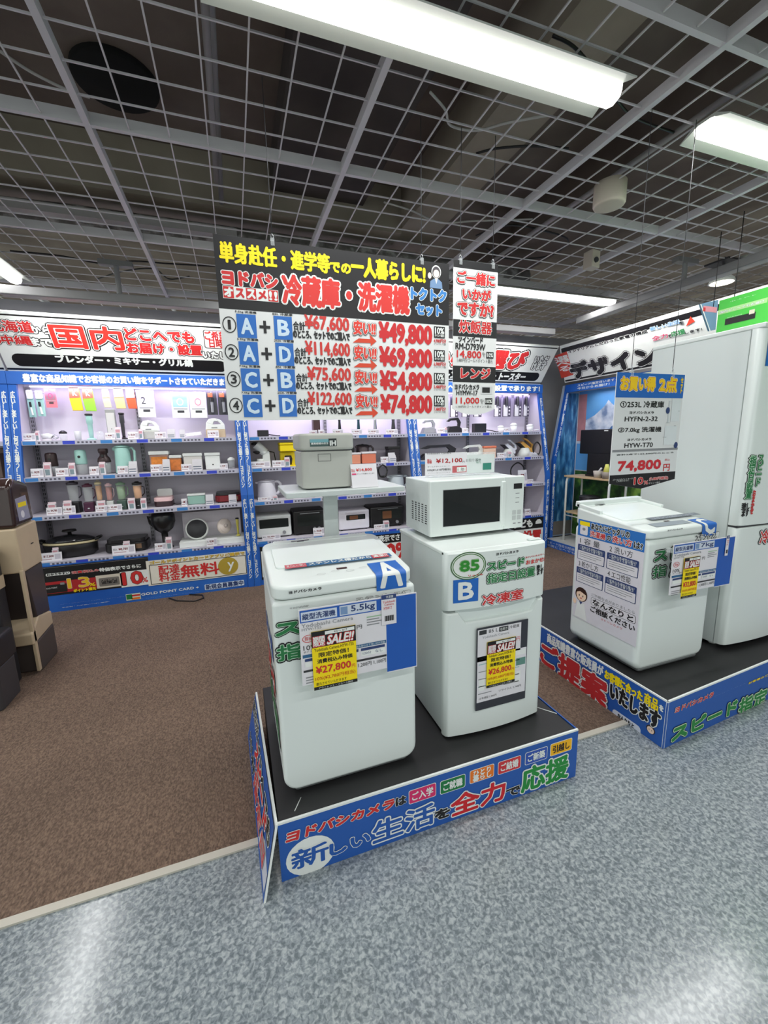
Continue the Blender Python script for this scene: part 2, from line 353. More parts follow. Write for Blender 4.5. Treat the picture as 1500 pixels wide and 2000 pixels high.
# services above the grid
DUCT = ramp_mat('foil_wrap', [(.3, (92, 90, 88)), (.5, (130, 128, 124)), (.62, (196, 196, 194))], 9, 5, .35, bump=1., bscale=20)
b = MB(); b.tube([(-7, 4.15, 3.26), (-3, 4.18, 3.24), (-1, 4.13, 3.26), (1.6, 4.16, 3.26), (3.2, 4.2, 3.27)], .10, DUCT, 14); tag(b.build('foil_duct'), 'crinkled foil wrapped duct running above the grid by the back wall', 'duct')
b = MB(); b.box(-7, 3.82, 3.16, .15, 3.9, 3.22, mat((168, 166, 164), .5)); tag(b.build('cable_tray'), 'pale straight cable tray above the left part of the grid', 'cable tray')
b = MB(); q = onz(228, 166, 3.76); b.lathe([(.235, 0), (.24, .01), (.24, .039)], mat((7, 7, 8), .95), c=(q.x, q.y, 3.76), n=36); tag(b.build('round_vent'), 'round black vent opening in the dark slab', 'vent')
for px, ex in ((402, .0), (415, .1)):
    q = onz(px, 40, 3.35)
    b = MB(); b.tube([(q.x, q.y-3, 3.35+ex), (q.x, q.y+1.2+ex*6, 3.35+ex)], .018, mat((150, 148, 146), .5)); o = b.build('conduit_pipe')
    tag(o, 'shorter grey conduit pipe above the big lamp' if ex == 0 else 'longer grey conduit pipe reaching towards the banner', 'pipe', 'conduit pipes')
b = MB(); b.tube([(2.35, -4, 3.12), (2.35, 4.9, 3.12)], .016, mat((160, 158, 156), .5)); tag(b.build('conduit_pipe'), 'thin grey pipe running along the main runner near the speaker', 'pipe', 'conduit pipes')
for i, (pts, lab) in enumerate([
    (((1080, 70), (1130, 100), (1200, 190), (1240, 230), (1320, 260)), 'black cable crossing above the grid by the big lamp'),
    (((930, 460), (990, 440), (1060, 450), (1110, 470), (1070, 500), (990, 505), (950, 485)), 'looped black cable above the grid behind the small price strip'),
    (((930, 300), (970, 290), (1040, 285), (1110, 290)), 'black cable below the concrete beam'),
    (((20, 490), (120, 500), (200, 515), (260, 510), (330, 515), (420, 520)), 'black cable strung over the grid above the left header'),
    (((190, 545), (240, 530), (300, 525), (330, 545), (370, 540)), 'sagging black cable beside the trunk pole'),
    (((0, 100), (60, 140), (130, 175), (175, 190)), 'thin pale cable drooping near the round vent'),
    (((840, 180), (870, 215), (880, 245), (930, 255), (990, 240), (1070, 225)), 'tangled pale cables behind the big lamp'),
    (((750, 395), (800, 410), (860, 435), (920, 432), (1040, 428)), 'white cable sagging above the banner')]):
    z = 3.12+.03*i; P3 = [onz(x, y, z) for x, y in pts]; Q = []
    for a in range(len(P3)-1):
        p0, p1, p2, p3 = P3[max(a-1, 0)], P3[a], P3[a+1], P3[min(a+2, len(P3)-1)]
        for k in range(6):
            u = k/6; Q.append(.5*((2*p1)+(p2-p0)*u+(2*p0-5*p1+4*p2-p3)*u*u+(3*p1-p0-3*p2+p3)*u**3))
    Q.append(P3[-1]); b = MB(); b.tube(Q, .007, mat((190, 188, 184), .5) if i > 4 else DK, 6)
    tag(b.build('ceiling_cable'), lab, 'cable', 'cables over the grid')

# ================================================================== wall display shelves
XB = [-3.8, -1.865, .085, 2.02, 3.965]
def YF(z): return 4.53 if z <= 1.0 else 4.53+(z-1.0)/1.15*.24
SHZ = [1.577, 1.25, .90, .47]           # shelf edge heights
YB = 5.0
BLP = ramp_mat('blue_print', [(.3, (24, 84, 176)), (.7, (44, 108, 196))], 2.2, 3, .4)
BLK = mat((20, 20, 22), .42)
side_prof = [(4.53, .0), (4.53, 1.0), (4.77, 2.15), (YB, 2.15), (YB, .0)]
def bay(i, label, band, side, base_fn):
    x0, x1 = XB[i]+.0015, XB[i+1]-.0015; xm = (x0+x1)/2
    t = thing('display_shelf', label, 'display shelf', (xm, 4.75, 0), 'wall display shelves')
    b = MB(); b.box(x0+.02, YB, .02, x1-.02, YB+.06, 2.2, SHW); b.build('back_panel', t)
    for s, xx in ((0, x0), (1, x1)):
        xa, xb = (xx, xx+.022) if s == 0 else (xx-.022, xx)
        b = MB(frame((0, 0, 0), (0, 1, 0), (0, 0, 1))); b.prism(side_prof, xa, xb, SHW); sp_ = b.build('side_panel', t)
        # blue printed pillar face along the front edge
        w = .062; xa, xb = (xx, xx+w) if s == 0 else (xx-w, xx)
        b = MB(); lo, mid, hi = 0., 1.0, 2.15
        def slab(za, zb):
            ya, yb = YF(za), YF(zb)
            b.add([(xa, ya-.012, za), (xb, ya-.012, za), (xb, yb-.012, zb), (xa, yb-.012, zb), (xa, ya+.02, za), (xb, ya+.02, za), (xb, yb+.02, zb), (xa, yb+.02, zb)],
                  [(0, 1, 2, 3), (5, 4, 7, 6), (1, 5, 6, 2), (4, 0, 3, 7), (3, 2, 6, 7), (4, 5, 1, 0)], BLP)
        slab(lo, mid); slab(mid, hi)
        tx = '\n'.join(side)
        b.F = frame((0, 4.53-.0125, 1.0), (1, 0, 0), (0, .24, 1.15)); b.text(tx, xa+.014, .08, xb-.014, 1.06, WH, b=.03)
        b.F = frame((0, 4.53-.0125, 0), (1, 0, 0), (0, 0, 1)); b.text(tx, xa+.014, .1, xb-.014, .96, WH, b=.03)
        b.build('pillar_face', sp_)
    # printed band under the header
    b = MB(); b.box(x0, YF(2.1)-.02, 2.10, x1, YF(2.1)+.03, 2.21, BLP); b.F = FY(YF(2.1)-.021); b.text(band, x0+.12, 2.118, x1-.05, 2.19, WH, b=.05); b.build('top_band', t)
    b = MB(); b.box(x0+.1, 4.90, 2.094, x1-.1, 4.94, 2.104, mat((224, 214, 255), .4, emit=2.)); b.build('shelf_light', t)
    a = area('strip_glow', t, (xm, 4.82, 2.075), x1-x0-.2, .05, SHELF_W, (.80, .70, 1.0)); a.rotation_euler = (math.radians(18), 0, 0)
    for k, z in enumerate(SHZ):
        y = YF(z)+.01
        b = MB(); b.box(x0+.024, y, z-.012, x1-.024, YB, z+.016, SHW); s = b.build('shelf_board', t)
        b = MB(FY(y-.004)); b.F = None; b.box(x0+.062, y-.006, z-.022, x1-.062, y, z+.018, mat((190, 190, 206), .4)); b.F = FY(y-.0065)
        n = 6; wseg = (x1-x0-.14)/n
        for q in range(n):
            u = x0+.07+q*wseg
            b.rect(u, z-.018, u+wseg*.32, z+.013, mat((52, 70, 196), .4) if q % 2 else mat((60, 130, 200), .4))
            for e in range(5): b.rect(u+wseg*(.38+.11*e), z-.010, u+wseg*(.44+.11*e), z+.006, mat((90, 88, 104), .5), .0004)
        e = b.build('edge_strip', s)
    for xx in (x0+.05, xm-.02, x1-.05):
        b = MB(); b.box(xx-.018, YB-.016, .5, xx+.018, YB, 2.1, mat((150, 148, 154), .4, .4))
        b.F = FY(YB-.0165)
        for q in range(40): b.rect(xx-.010, .52+q*.039, xx-.004, .543+q*.039, DK); b.rect(xx+.004, .52+q*.039, xx+.010, .543+q*.039, DK)
        b.build('slotted_upright', t)
    b = MB(); b.box(x0, 4.53, 0, x1, 4.56, .46, BLP); base_fn(b, x0, x1); b.build('base_board', t)
    return t
Z60 = V(60, 1050, 460/1500)
def base1(b, x0, x1):
    b.F = FY(4.529); P = Z60
    b.R(P(20, 385), P(745, 122), BLK, .001); b.R(P(45, 200), P(745, 128), mat((196, 190, 190), .5), .0015); b.R(P(45, 368), P(745, 215), mat((176, 36, 40), .5), .002)
    b.R(P(98, 248), P(250, 215), WH, .003, r=.01); b.T('わかりやすい', P(104, 245), P(244, 216), BLK, .004, b=.05)
    b.T('消費税込み', P(262, 232), P(435, 196), RD, .004, b=.05, o=((WH, .05),)); b.T('特価表示でさらに', P(440, 218), P(700, 166), WH, .004, b=.05)
    b.R(P(80, 360), P(228, 290), DK, .004); b.R(P(190, 300), P(215, 283), GY, .005); b.T('GOLD POINT', P(95, 330), P(170, 312), WH, .005)
    b.T('13', P(240, 325), P(372, 245), mat((236, 190, 40), .4), .004, b=.04, o=((WH, .02),)); b.T('%', P(372, 310), P(412, 285), YE, .004, b=.04); b.T('ポイント還元', P(275, 348), P(415, 312), YE, .004, b=.05)
    b.R(P(425, 325), P(580, 225), mat((214, 206, 190), .5), .004); b.R(P(440, 312), P(562, 245), mat((150, 146, 140), .4, .6), .005, r=.01); b.T('Gold Point Card', P(455, 297), P(548, 258), DK, .006, b=.02)
    b.R(P(580, 318), P(748, 200), WH, .004); b.T('10', P(590, 305), P(710, 208), RD, .005, b=.05, o=((BLK, .03),)); b.T('%', P(712, 285), P(745, 250), RD, .005, b=.04)
    b.R(P(752, 308), P(1385, 82), mat((232, 228, 214), .5), .003); 
    x, y = b.loc(P(768, 300)); X, Y = b.loc(P(1368, 110)); b.add([(x, y, .004), (X, y, .004), (X, Y, .004), (x, Y, .004), (x+.006, y+.006, .004), (X-.006, y+.006, .004), (X-.006, Y-.006, .004), (x+.006, Y-.006, .004)], [(0, 1, 5, 4), (1, 2, 6, 5), (2, 3, 7, 6), (3, 0, 4, 7)], BLK)
    b.T('ゴールドポイントカードアプリご提示で', P(760, 172), P(1360, 88), mat((226, 186, 60), .5), .005, b=.04, o=((BLK, .04),))
    b.T('配達\n料金', P(822, 282), P(945, 165), RD, .005, b=.035); b.T('無料', P(960, 258), P(1195, 150), RD, .005, b=.05)
    cx, cy = b.loc(P(1258, 180)); b.ell(cx, cy, .10, .095, mat((206, 180, 74), .35, .5), .005); b.text('y', cx-.005, cy-.06, cx+.06, cy+.04, WH, .006, b=.02)
    b.T('スピード指定日ならいますぐ確認で、今日からお届け！', P(190, 425), P(600, 375), WH, .002); b.T('卒業祝・入学祝いっぱい開催！', P(200, 448), P(500, 405), WH, .002)
    b.R(P(610, 402), P(698, 350), mat((214, 224, 206), .5), .002); b.R(P(645, 395), P(696, 376), ORG, .003); b.R(P(645, 375), P(696, 358), RD, .003); b.R(P(612, 395), P(645, 360), GN, .003)
    b.T('GOLD POINT CARD +', P(705, 370), P(1070, 308), WH, .002, b=.05); b.T('ゴールドポイントカードプラス 新規ご入会でもれなく進呈', P(705, 390), P(1070, 345), WH, .002)
    b.R(P(1110, 335), P(1358, 268), mat((210, 224, 240), .5), .002, r=.01); b.T('新規会員募集中', P(1116, 332), P(1352, 270), NAVY, .003, b=.05)
def base2(b, x0, x1):
    b.F = FY(4.529); b.rect(x0+.08, .06, x0+.9, .43, BLK, .001); b.rect(x0+.09, .09, x0+.9, .38, WH, .002)
    b.text('最短', x0+.12, .23, x0+.42, .36, BLK, .003, b=.05); b.text('お渡し', x0+.12, .10, x0+.42, .21, BLK, .003, b=.04)
    b.rect(x1-1.0, .06, x1-.07, .43, BLK, .001); b.text('消費税込み特価表示でさらに', x1-.98, .34, x1-.1, .42, WH, .003, b=.05)
    b.rect(x1-.99, .08, x1-.08, .32, WH, .002); b.text('10%', x1-.5, .09, x1-.12, .31, RD, .003, b=.05)
def base3(b, x0, x1):
    b.F = FY(4.529); b.rect(x0+.08, .30, x1-.07, .45, BLK, .001); b.rect(x0+.08, .06, x1-.07, .30, WH, .001)
    b.text('エアコンもテレビも', x1-1.2, .325, x1-.25, .43, WH, .002, b=.05); b.poly([(x1-.2, .36), (x1-.1, .36), (x1-.1, .39), (x1-.13, .42), (x1-.17, .42), (x1-.2, .39)], WH, .002)
    b.text('お届け・設置', x1-1.0, .12, x1-.1, .28, RD, .002, b=.05)
SIDET = '広い！楽しい！何でも揃う！ヨドバシ'
def base0(b, x0, x1): pass
bay(0, 'wall shelf unit at the far left edge, mostly behind the dust bins', 'お客様のお買い物をサポート', SIDET, base0)
bay(1, 'left wall shelf unit with blenders, hot plate and red 13% base poster', '豊富な商品知識でお客様のお買い物をサポートさせていただきます！', SIDET, base1)
bay(2, 'middle wall shelf unit with toaster ovens behind the white washer', '豊富な品揃えとヨドバシ価格でお待ちしております！', SIDET, base2)
bay(3, 'right wall shelf unit with clothes irons behind the microwave', '全国どこへでもスピード設置で承ります！', SIDET, base3)

# slanted header signs over the shelves
HN = (0, -.34, .40)
OUT = ((WH, .05), (BLK, .06))
def header(i, label, fn):
    x0, x1 = XB[i], XB[i+1]
    F = frame((0, 4.77, 2.215), (1, 0, 0), (0, -.30, .43)); h = .5243; xr = x1+(.0 if i == 3 else 0)
    b = MB(F); b.prism([(x0+.015, 0), (x1-.008, 0), (x1-.008, h), (x0+.015, h)] if i < 3 else [(x0+.015, 0), (x1-.02, 0), (x1+.0, h), (x0+.015, h)], -.02, 0, WH)
    b.rect(x0+.015, h-.035, x1-.01, h-.022, BLK, .0006); b.rect(x0+.015, .012, x1-.01, .03, BLK, .0006)
    b.rr(x0+.08, .048, x1-.10, .165, .056, BLK, .0006)
    fn(b); t = tag(b.build('header_sign'), label, 'sign', 'shelf header signs'); return t
Z0 = V(0, 480, 1/3)
def h1(b):
    P = Z0
    b.T('北海道', P(-60, 500), P(178, 440), RD, .001, b=.06, o=((WH, .05), (BLK, .06))); b.T('から', P(182, 514), P(290, 472), WH, .001, b=.05, o=((BLK, .09),))
    b.T('沖縄', P(-15, 577), P(178, 526), RD, .001, b=.06, o=((WH, .05), (BLK, .06))); b.T('まで', P(185, 588), P(300, 542), WH, .001, b=.05, o=((BLK, .09),))
    b.T('国内', P(322, 601), P(706, 474), mat((226, 52, 44), .5), .001, b=.055, o=((WH, .035), (BLK, .045)))
    b.T('どこへでも', P(735, 555), P(1135, 500), RD, .001, b=.05, o=OUT); b.T('お届け・設置', P(748, 630), P(1182, 580), RD, .001, b=.06, o=OUT)
    b.R(P(1200, 600), P(1330, 500), BLK, .001, r=.02); b.R(P(1204, 597), P(1326, 503), mat((240, 226, 222), .5), .0016, r=.018)
    b.T('ご希望\n日時', P(1206, 595), P(1322, 505), RD, .002, b=.04); b.T('いたします', P(1190, 660), P(1420, 625), WH, .001, b=.05, o=((BLK, .10),))
    b.T('ブレンダー・ミキサー・グリル鍋', P(335, 684), P(1125, 668), WH, .0014, b=.05)
def h3(b):
    P = V(780, 640, 340/1500)
    b.T('から', P(300, 330), P(560, 200), RD, .001, b=.05, o=OUT); b.T('お選び', P(560, 350), P(1135, 200), RD, .001, b=.06, o=OUT)
    b.T('いただ\nけます', P(1125, 365), P(1300, 245), WH, .001, b=.04, o=((BLK, .09),)); b.T('オーブン・レンジ・コーヒー・トースター', P(100, 425), P(1100, 392), WH, .0014, b=.05)
def h2(b):
    x0, x1 = XB[2], XB[3]
    b.text('お気軽に', x0+.2, .2, x0+1.0, .46, RD, .001, b=.05, o=OUT); b.text('ご相談ください', x0+1.05, .22, x1-.1, .42, RD, .001, b=.05, o=OUT)
    b.text('炊飯器・ケトル・精米機', x0+.4, .065, x1-.4, .148, WH, .0014, b=.05)
def h0(b):
    x0, x1 = XB[0], XB[1]; b.text('ス', x1-.25, .22, x1-.1, .4, BLK, .001, b=.05); b.text('加湿器・ヒーター', x0+.4, .065, x1-.4, .148, WH, .0014, b=.05)
header(0, 'white header sign at the far left edge, black lettering', h0)
header(1, 'white header sign with the largest red characters, over the left shelf', h1)
header(2, 'white header sign hidden behind the hanging price banner', h2)
header(3, 'white header sign with red lettering beside the corner, over the iron shelf', h3)

# ------------------------------------------------------------------ right wall unit with printed nature panels
XW = 4.55
def XF(z): return 4.13 if z <= 1.2 else 4.13+(z-1.2)/.95*.17
t = thing('display_alcove', 'blue edged wall alcove on the right with mountain and waterfall prints', 'display shelf', (4.35, 3.5, 0))
b = MB(); F = frame((0, 0, 0), (1, 0, 0), (0, 0, 1)); b.F = F
b.prism([(4.13, .1), (4.13, 1.2), (4.30, 2.2), (XW, 2.2), (XW, .1)], -4.74, -4.70, mat((150, 164, 186), .5)); b.build('end_panel', t)
FALL = ramp_mat('blue_fall_print', [(.25, (22, 52, 92)), (.5, (44, 104, 156)), (.62, (84, 150, 196)), (.75, (150, 190, 216))], 7, 6, .4, stretch=(3, 1, .7))
b = MB(FY(4.699)); b.poly([(4.16, .32), (4.16, 1.2), (4.315, 2.1), (XW-.01, 2.1), (XW-.01, .32)], FALL); b.poly([(4.16, .12), (4.16, .319), (XW-.01, .319), (XW-.01, .12)], mat((122, 116, 112), .5))
b.build('end_print', t)
b = MB()
for za, zb in ((.1, 1.2), (1.2, 2.2)):
    xa, xb = XF(za), XF(zb)
    b.add([(xa, 4.70, za), (xa+.05, 4.695, za), (xb+.05, 4.695, zb), (xb, 4.70, zb), (xa, 4.66, za), (xa+.05, 4.66, za), (xb+.05, 4.66, zb), (xb, 4.66, zb)], [(0, 1, 2, 3), (5, 4, 7, 6), (4, 0, 3, 7), (1, 5, 6, 2)], BLP)
tx = '\n'.join('新生活応援！家電のことならヨドバシへ')
b.F = frame((4.13, 4.6595, 1.2), (1, 0, 0), (.17, 0, .95)); b.text(tx, .008, .05, .04, .93, WH, b=.03); b.F = FY(4.6595); b.text(tx, 4.138, .2, 4.17, 1.15, WH, b=.03); b.build('edge_pillar', t)
SKY = ramp_mat('sky_print', [(.2, (70, 150, 226)), (.8, (120, 186, 238))], 2, 2, .4)
SNOW = ramp_mat('snow_print', [(.35, (120, 142, 176)), (.5, (196, 208, 226)), (.65, (234, 238, 246))], 6, 6, .4)
LEAF = ramp_mat('leaf_print', [(.35, (26, 50, 26)), (.55, (58, 104, 44)), (.7, (112, 150, 62))], 8, 5, .5)
b = MB(); b.box(XW, .4, .1, XW+.04, 4.70, 2.2, SHW); b.F = FX(XW-.001)
b.rect(-4.69, 1.05, -2.2, 2.12, SKY); Q = V(1060, 640, .23); mk = lambda *k: [b.loc(Q(*q)) for q in k]
b.poly(mk((280, 985), (285, 815), (340, 800), (440, 745), (500, 690), (530, 660), (560, 612), (585, 640), (640, 690), (760, 760), (1000, 800), (1000, 985)), SNOW, .001); b.poly(mk((540, 900), (580, 840), (640, 800), (1000, 830), (1000, 985), (540, 985)), mat((70, 110, 164), .5, var=.25, scale=12), .0015)
b.rect(-4.69, .12, -2.2, 1.04, LEAF, .0016)
b.rect(-4.69, 1.45, -4.55, 2.08, mat((190, 130, 134), .5, var=.3, scale=7), .0018)
b.build('back_print', t)
b = MB(); b.box(4.05, .4, 0, XW, 4.66, .1, mat((196, 198, 196), .5)); b.box(4.035, .4, 0, 4.05, 4.66, .105, BLP); b.F = FX(4.034); b.text('スピード指定日配達いますぐ確認で今日からお届け', -4.6, .055, -3.3, .09, WH, .001); b.text('全国どこへでも無料で配達', -4.6, .015, -3.7, .045, WH, .001); b.build('base_plinth', t)
b = MB(FX(XF(2.12)-.02)); b.rect(-4.66, 2.10, -.4, 2.2, BLP); b.text('スピード指定日いますぐ確認で', -4.45, 2.155, -3.65, 2.185, WH, .001, b=.03); b.text('今日からお届け！', -4.45, 2.115, -3.95, 2.145, WH, .001, b=.03); b.rect(-3.62, 2.11, -3.35, 2.19, mat((214, 226, 200), .5), .001)
b.F = None; b.box(XF(2.12)-.018, .4, 2.10, XF(2.12)+.02, 4.66, 2.2, BLP); b.build('top_band', t)
a = area('strip_glow', t, (4.42, 3.2, 2.09), .05, 2.4, SHELF_W*.8, (.9, .9, 1))
# its slanted header
F = frame((4.22, 0, 2.225), (0, -1, 0), (-.25, 0, .42)); h = .489
b = MB(F); b.prism([(-4.62, 0), (.4, 0), (.4, h), (-4.47, h)], -.02, 0, WH); b.poly([(-4.48, h-.09), (.3, h-.09), (.3, h-.035), (-4.46, h-.035)], BLK, .0006); b.rect(-4.60, .012, .3, .035, BLK, .0006)
P = V(1060, 500, 440/1500)
b.poly([b.loc(P(80, 665)), b.loc(P(125, 815)), b.loc(P(205, 790)), b.loc(P(160, 635))], mat((206, 70, 52), .5), .0009); b.T('選\nべ\nる', P(112, 775), P(165, 655), WH, .0016, b=.04, o=((RD, .05),))
b.T('インテリアにこだわった家電の構成', P(175, 650), P(695, 488), BLK, .0012, b=.05, o=((WH, .1),)); b.T('デザイン', P(205, 822), P(752, 580), BLK, .0012, b=.07, o=((WH, .03), (BLK, .03)))
b.T('家電', P(760, 740), P(1180, 520), BLK, .0012, b=.05)
b.T('新しい生活', P(720, 500), P(910, 420), mat((120, 170, 220), .5), .003, b=.05, o=((WH, .08),)); b.T('を', P(912, 460), P(940, 428), BLK, .003, b=.04, o=((WH, .1),))
b.T('全力', P(735, 568), P(830, 510), mat((222, 60, 110), .5), .003, b=.05, o=((WH, .08),)); b.T('で', P(836, 548), P(858, 520), BLK, .003, b=.04); b.T('応援', P(860, 540), P(945, 480), mat((40, 150, 80), .5), .003, b=.05, o=((WH, .08),)); b.T('します!', P(950, 520), P(1060, 475), BLK, .003, b=.03, o=((WH, .06),))
q = [b.loc(P(*k)) for k in ((955, 468), (1015, 435), (985, 400))]; b.poly(q, mat((228, 70, 50), .5), .003)
tag(b.build('header_sign'), 'slanted header sign along the right wall with black outlined katakana', 'sign', 'shelf header signs')
# hanging end signs beside the tall fridge
Y = 2.35
b = MB(FY(Y)); X0, Z0_ = ony(1372, 600, Y).x, ony(1372, 640, Y).z
pts = [(ony(*P(1048, 320), Y).x, ony(*P(1048, 320), Y).z), (ony(*P(1110, 500), Y).x, ony(*P(1110, 500), Y).z), (ony(*P(1150, 490), Y).x, ony(*P(1150, 490), Y).z), (ony(*P(1170, 290), Y).x, ony(*P(1170, 290), Y).z)]
b.prism(pts, -.012, 0, mat((110, 150, 178), .5)); b.R(P(1066, 368), P(1160, 342), mat((226, 150, 160), .5), .001); b.R(P(1066, 368), P(1084, 344), RD, .0016); b.poly(pts[:2]+[(pts[1][0]+.012, pts[1][1]), (pts[0][0]+.012, pts[0][1])], WH, .001)
q = ony(*P(1140, 300), Y)
b.F = None; b.tube([(q.x, Y, q.z-.04), (q.x, Y, GZ)], .003, DK, 6)
tag(b.build('hanging_sign'), 'blue grey tapered hanging sign with a pink stripe above the tall fridge', 'sign', 'hanging shop signs')
b = MB(FX(3.35)); q0 = onx(*P(1155, 500), 3.35); q1 = onx(*P(1170, 300), 3.35)
ya = -q0.y; za, zb = onx(1455, 660, 3.35).z-.25, q1.z+.0
b.prism([(ya, za), (ya+2.0, za), (ya+2.0, zb), (ya, zb)], -.012, 0, mat((78, 196, 74), .5)); 
b.R(P(1165, 395), P(1500, 275), mat((176, 226, 150), .5), .001); b.T('ポイント', P(1250, 300), P(1420, 262), WH, .002, b=.04); b.T('国内どこへでもお届け', P(1180, 385), P(1480, 290), WH, .002, b=.04, o=((GN, .03),))
b.R(P(1212, 462), P(1420, 370), DK, .002); b.R(P(1375, 390), P(1415, 352), mat((222, 214, 196), .5), .003); b.T('GOLD POINT', P(1230, 415), P(1330, 385), WH, .003)
b.F = None; b.tube([(3.355, q1.y-.1, zb-.02), (3.355, q1.y-.1, GZ)], .003, DK, 6)
tag(b.build('hanging_sign'), 'bright green hanging poster with a black card picture, right edge', 'sign', 'hanging shop signs')

# ================================================================== display stages
STG = ramp_mat('stage_top', [(.3, (26, 26, 27)), (.7, (34, 34, 35))], 6, 3, .55)
WO = ((WH, .045),)
def skirt_quad(name, root, c, m, fn, th=.008):
    # printed board from four corners: bottom left, bottom right, top right, top left (seen from outside)
    c = [Vector(q) for q in c]; n = (c[1]-c[0]).cross(c[3]-c[0]).normalized()
    b = MB(); v = [tuple(q) for q in c]+[tuple(q-n*th) for q in c]
    b.add(v, [(0, 1, 2, 3), (7, 6, 5, 4), (0, 4, 5, 1), (1, 5, 6, 2), (2, 6, 7, 3), (3, 7, 4, 0)], WH)
    u = (c[1]-c[0]).normalized(); w = n.cross(u); b.F = frame(c[0]+n*.0004, u, w)
    L2 = [b.F.inverted() @ q for q in c]; e = .008
    b.poly([(L2[0].x, L2[0].y), (L2[1].x, L2[1].y), (L2[2].x, L2[2].y-e), (L2[3].x, L2[3].y-e)], m)
    fn(b, (c[1]-c[0]).length, (c[3]-c[0]).length); return b.build(name, root)
t = thing('display_stage', 'low black stage with blue skirt under the small washer and mini fridge', 'display stage', (.70, 1.72, 0), 'display stages')
b = MB(); b.box(.04, 1.298, .01, 1.352, 2.16, HP-.0015, STG); b.build('stage_box', t, bevel=.002)
PB = mat((34, 88, 170), .45, var=.06, scale=5)
def front1(b, w, h):
    P = V(480, 1380, 680/1500)
    X = lambda x, y: b.loc(P(x, y))
    # white swoosh behind the first word
    x, y = X(280, 640); b.ell(x, y, .088, .078, WH, .0008)
    b.T('ヨドバシカメラ', P(172, 588), P(640, 390), RD, .002, b=.055, o=((WH, .045),), shear=.15)
    b.T('は', P(645, 430), P(690, 378), BLK, .002, b=.05, o=((WH, .04),))
    b.T('新', P(198, 710), P(356, 570), PB, .002, b=.05, o=((WH, .05),)); b.T('しい', P(362, 645), P(535, 532), PB, .002, b=.06, o=((WH, .05),))
    b.T('生活', P(545, 596), P(815, 405), PB, .002, b=.05, o=((WH, .06),)); b.T('を', P(812, 492), P(880, 425), BLK, .002, b=.05, o=((WH, .05),))
    b.T('全力', P(880, 480), P(1120, 305), mat((206, 30, 40), .5), .002, b=.06, o=((WH, .05),)); b.T('で', P(1118, 392), P(1182, 335), BLK, .002, b=.05, o=((WH, .05),))
    b.T('応援', P(1182, 376), P(1394, 198), mat((34, 140, 60), .5), .002, b=.06, o=((WH, .05),))
    for s, bl, tr, m in (('ご入学', (700, 418), (822, 330), PINK), ('ご就職', (835, 380), (948, 288), GN), ('ひとり\n暮らし', (962, 336), (1072, 242), ORG), ('ご結婚', (1083, 298), (1188, 205), mat((206, 52, 60), .5)), ('ご新築', (1200, 255), (1302, 168), mat((48, 84, 176), .5)), ('引越し', (1308, 215), (1408, 133), mat((244, 182, 20), .5))):
        x0, y0 = X(*bl); x1, y1 = X(*tr); cy = (y0+y1)/2; hh = .031
        b.rr(x0+.002, cy-hh, x1-.002, cy+hh, .008, WH, .0008); b.rr(x0+.0045, cy-hh+.0025, x1-.0045, cy+hh-.0025, .007, m, .0013)
        k = .6 if '\n' not in s else .82
        b.text(s, x0+.016, cy-hh*k, x1-.016, cy+hh*k, BLK if s == '引越し' else WH, .002, b=.035)
skirt_quad('printed_skirt', t, [(.036, 1.290, .001), (1.356, 1.290, .001), (1.356, 1.290, .243), (.036, 1.290, .243)], PB, front1)
def left1(b, w, h):
    b.text('どこへでも', .30, h*.55, w*.93, h*.83, BLK, .002, b=.05, o=((WH, .06),)); b.text('スピード', .28, h*.42, w*.84, h*.74, RD, .003, b=.06, o=((WH, .07),))
    b.text('指定日', w*.42, h*.14, w*.9, h*.42, mat((206, 60, 60), .5), .003, b=.06, o=((WH, .05),)); b.text('いたします', w*.08, h*.12, w*.40, h*.32, BLK, .002, b=.05, o=((WH, .07),))
    b.poly([(w*.74, .03), (w*.98, .02), (w*.98, h*.36), (w*.86, h*.46), (w*.76, h*.3)], mat((206, 206, 216), .5), .0008)
    b.text('新生活', .02, h*.66, .28, h*.92, BLK, .002, b=.05, o=((WH, .07),))
skirt_quad('printed_skirt', t, [(-.055, 2.12, .001), (-.030, 1.240, .001), (.030, 1.287, .243), (.002, 2.12, .243)], PB, left1)
b = MB(); b.box(1.356, 1.3, .001, 1.362, 2.16, .236, PB); b.build('printed_skirt', t)
b = MB(); b.tube([(1.29, 1.50, HP-.001), (1.352, 1.42, HP-.001)], .002, WH, 6); b.tube([(.10, 1.33, HP-.001), (.13, 1.38, HP-.001)], .0015, WH, 6); b.build('white_tape', t)

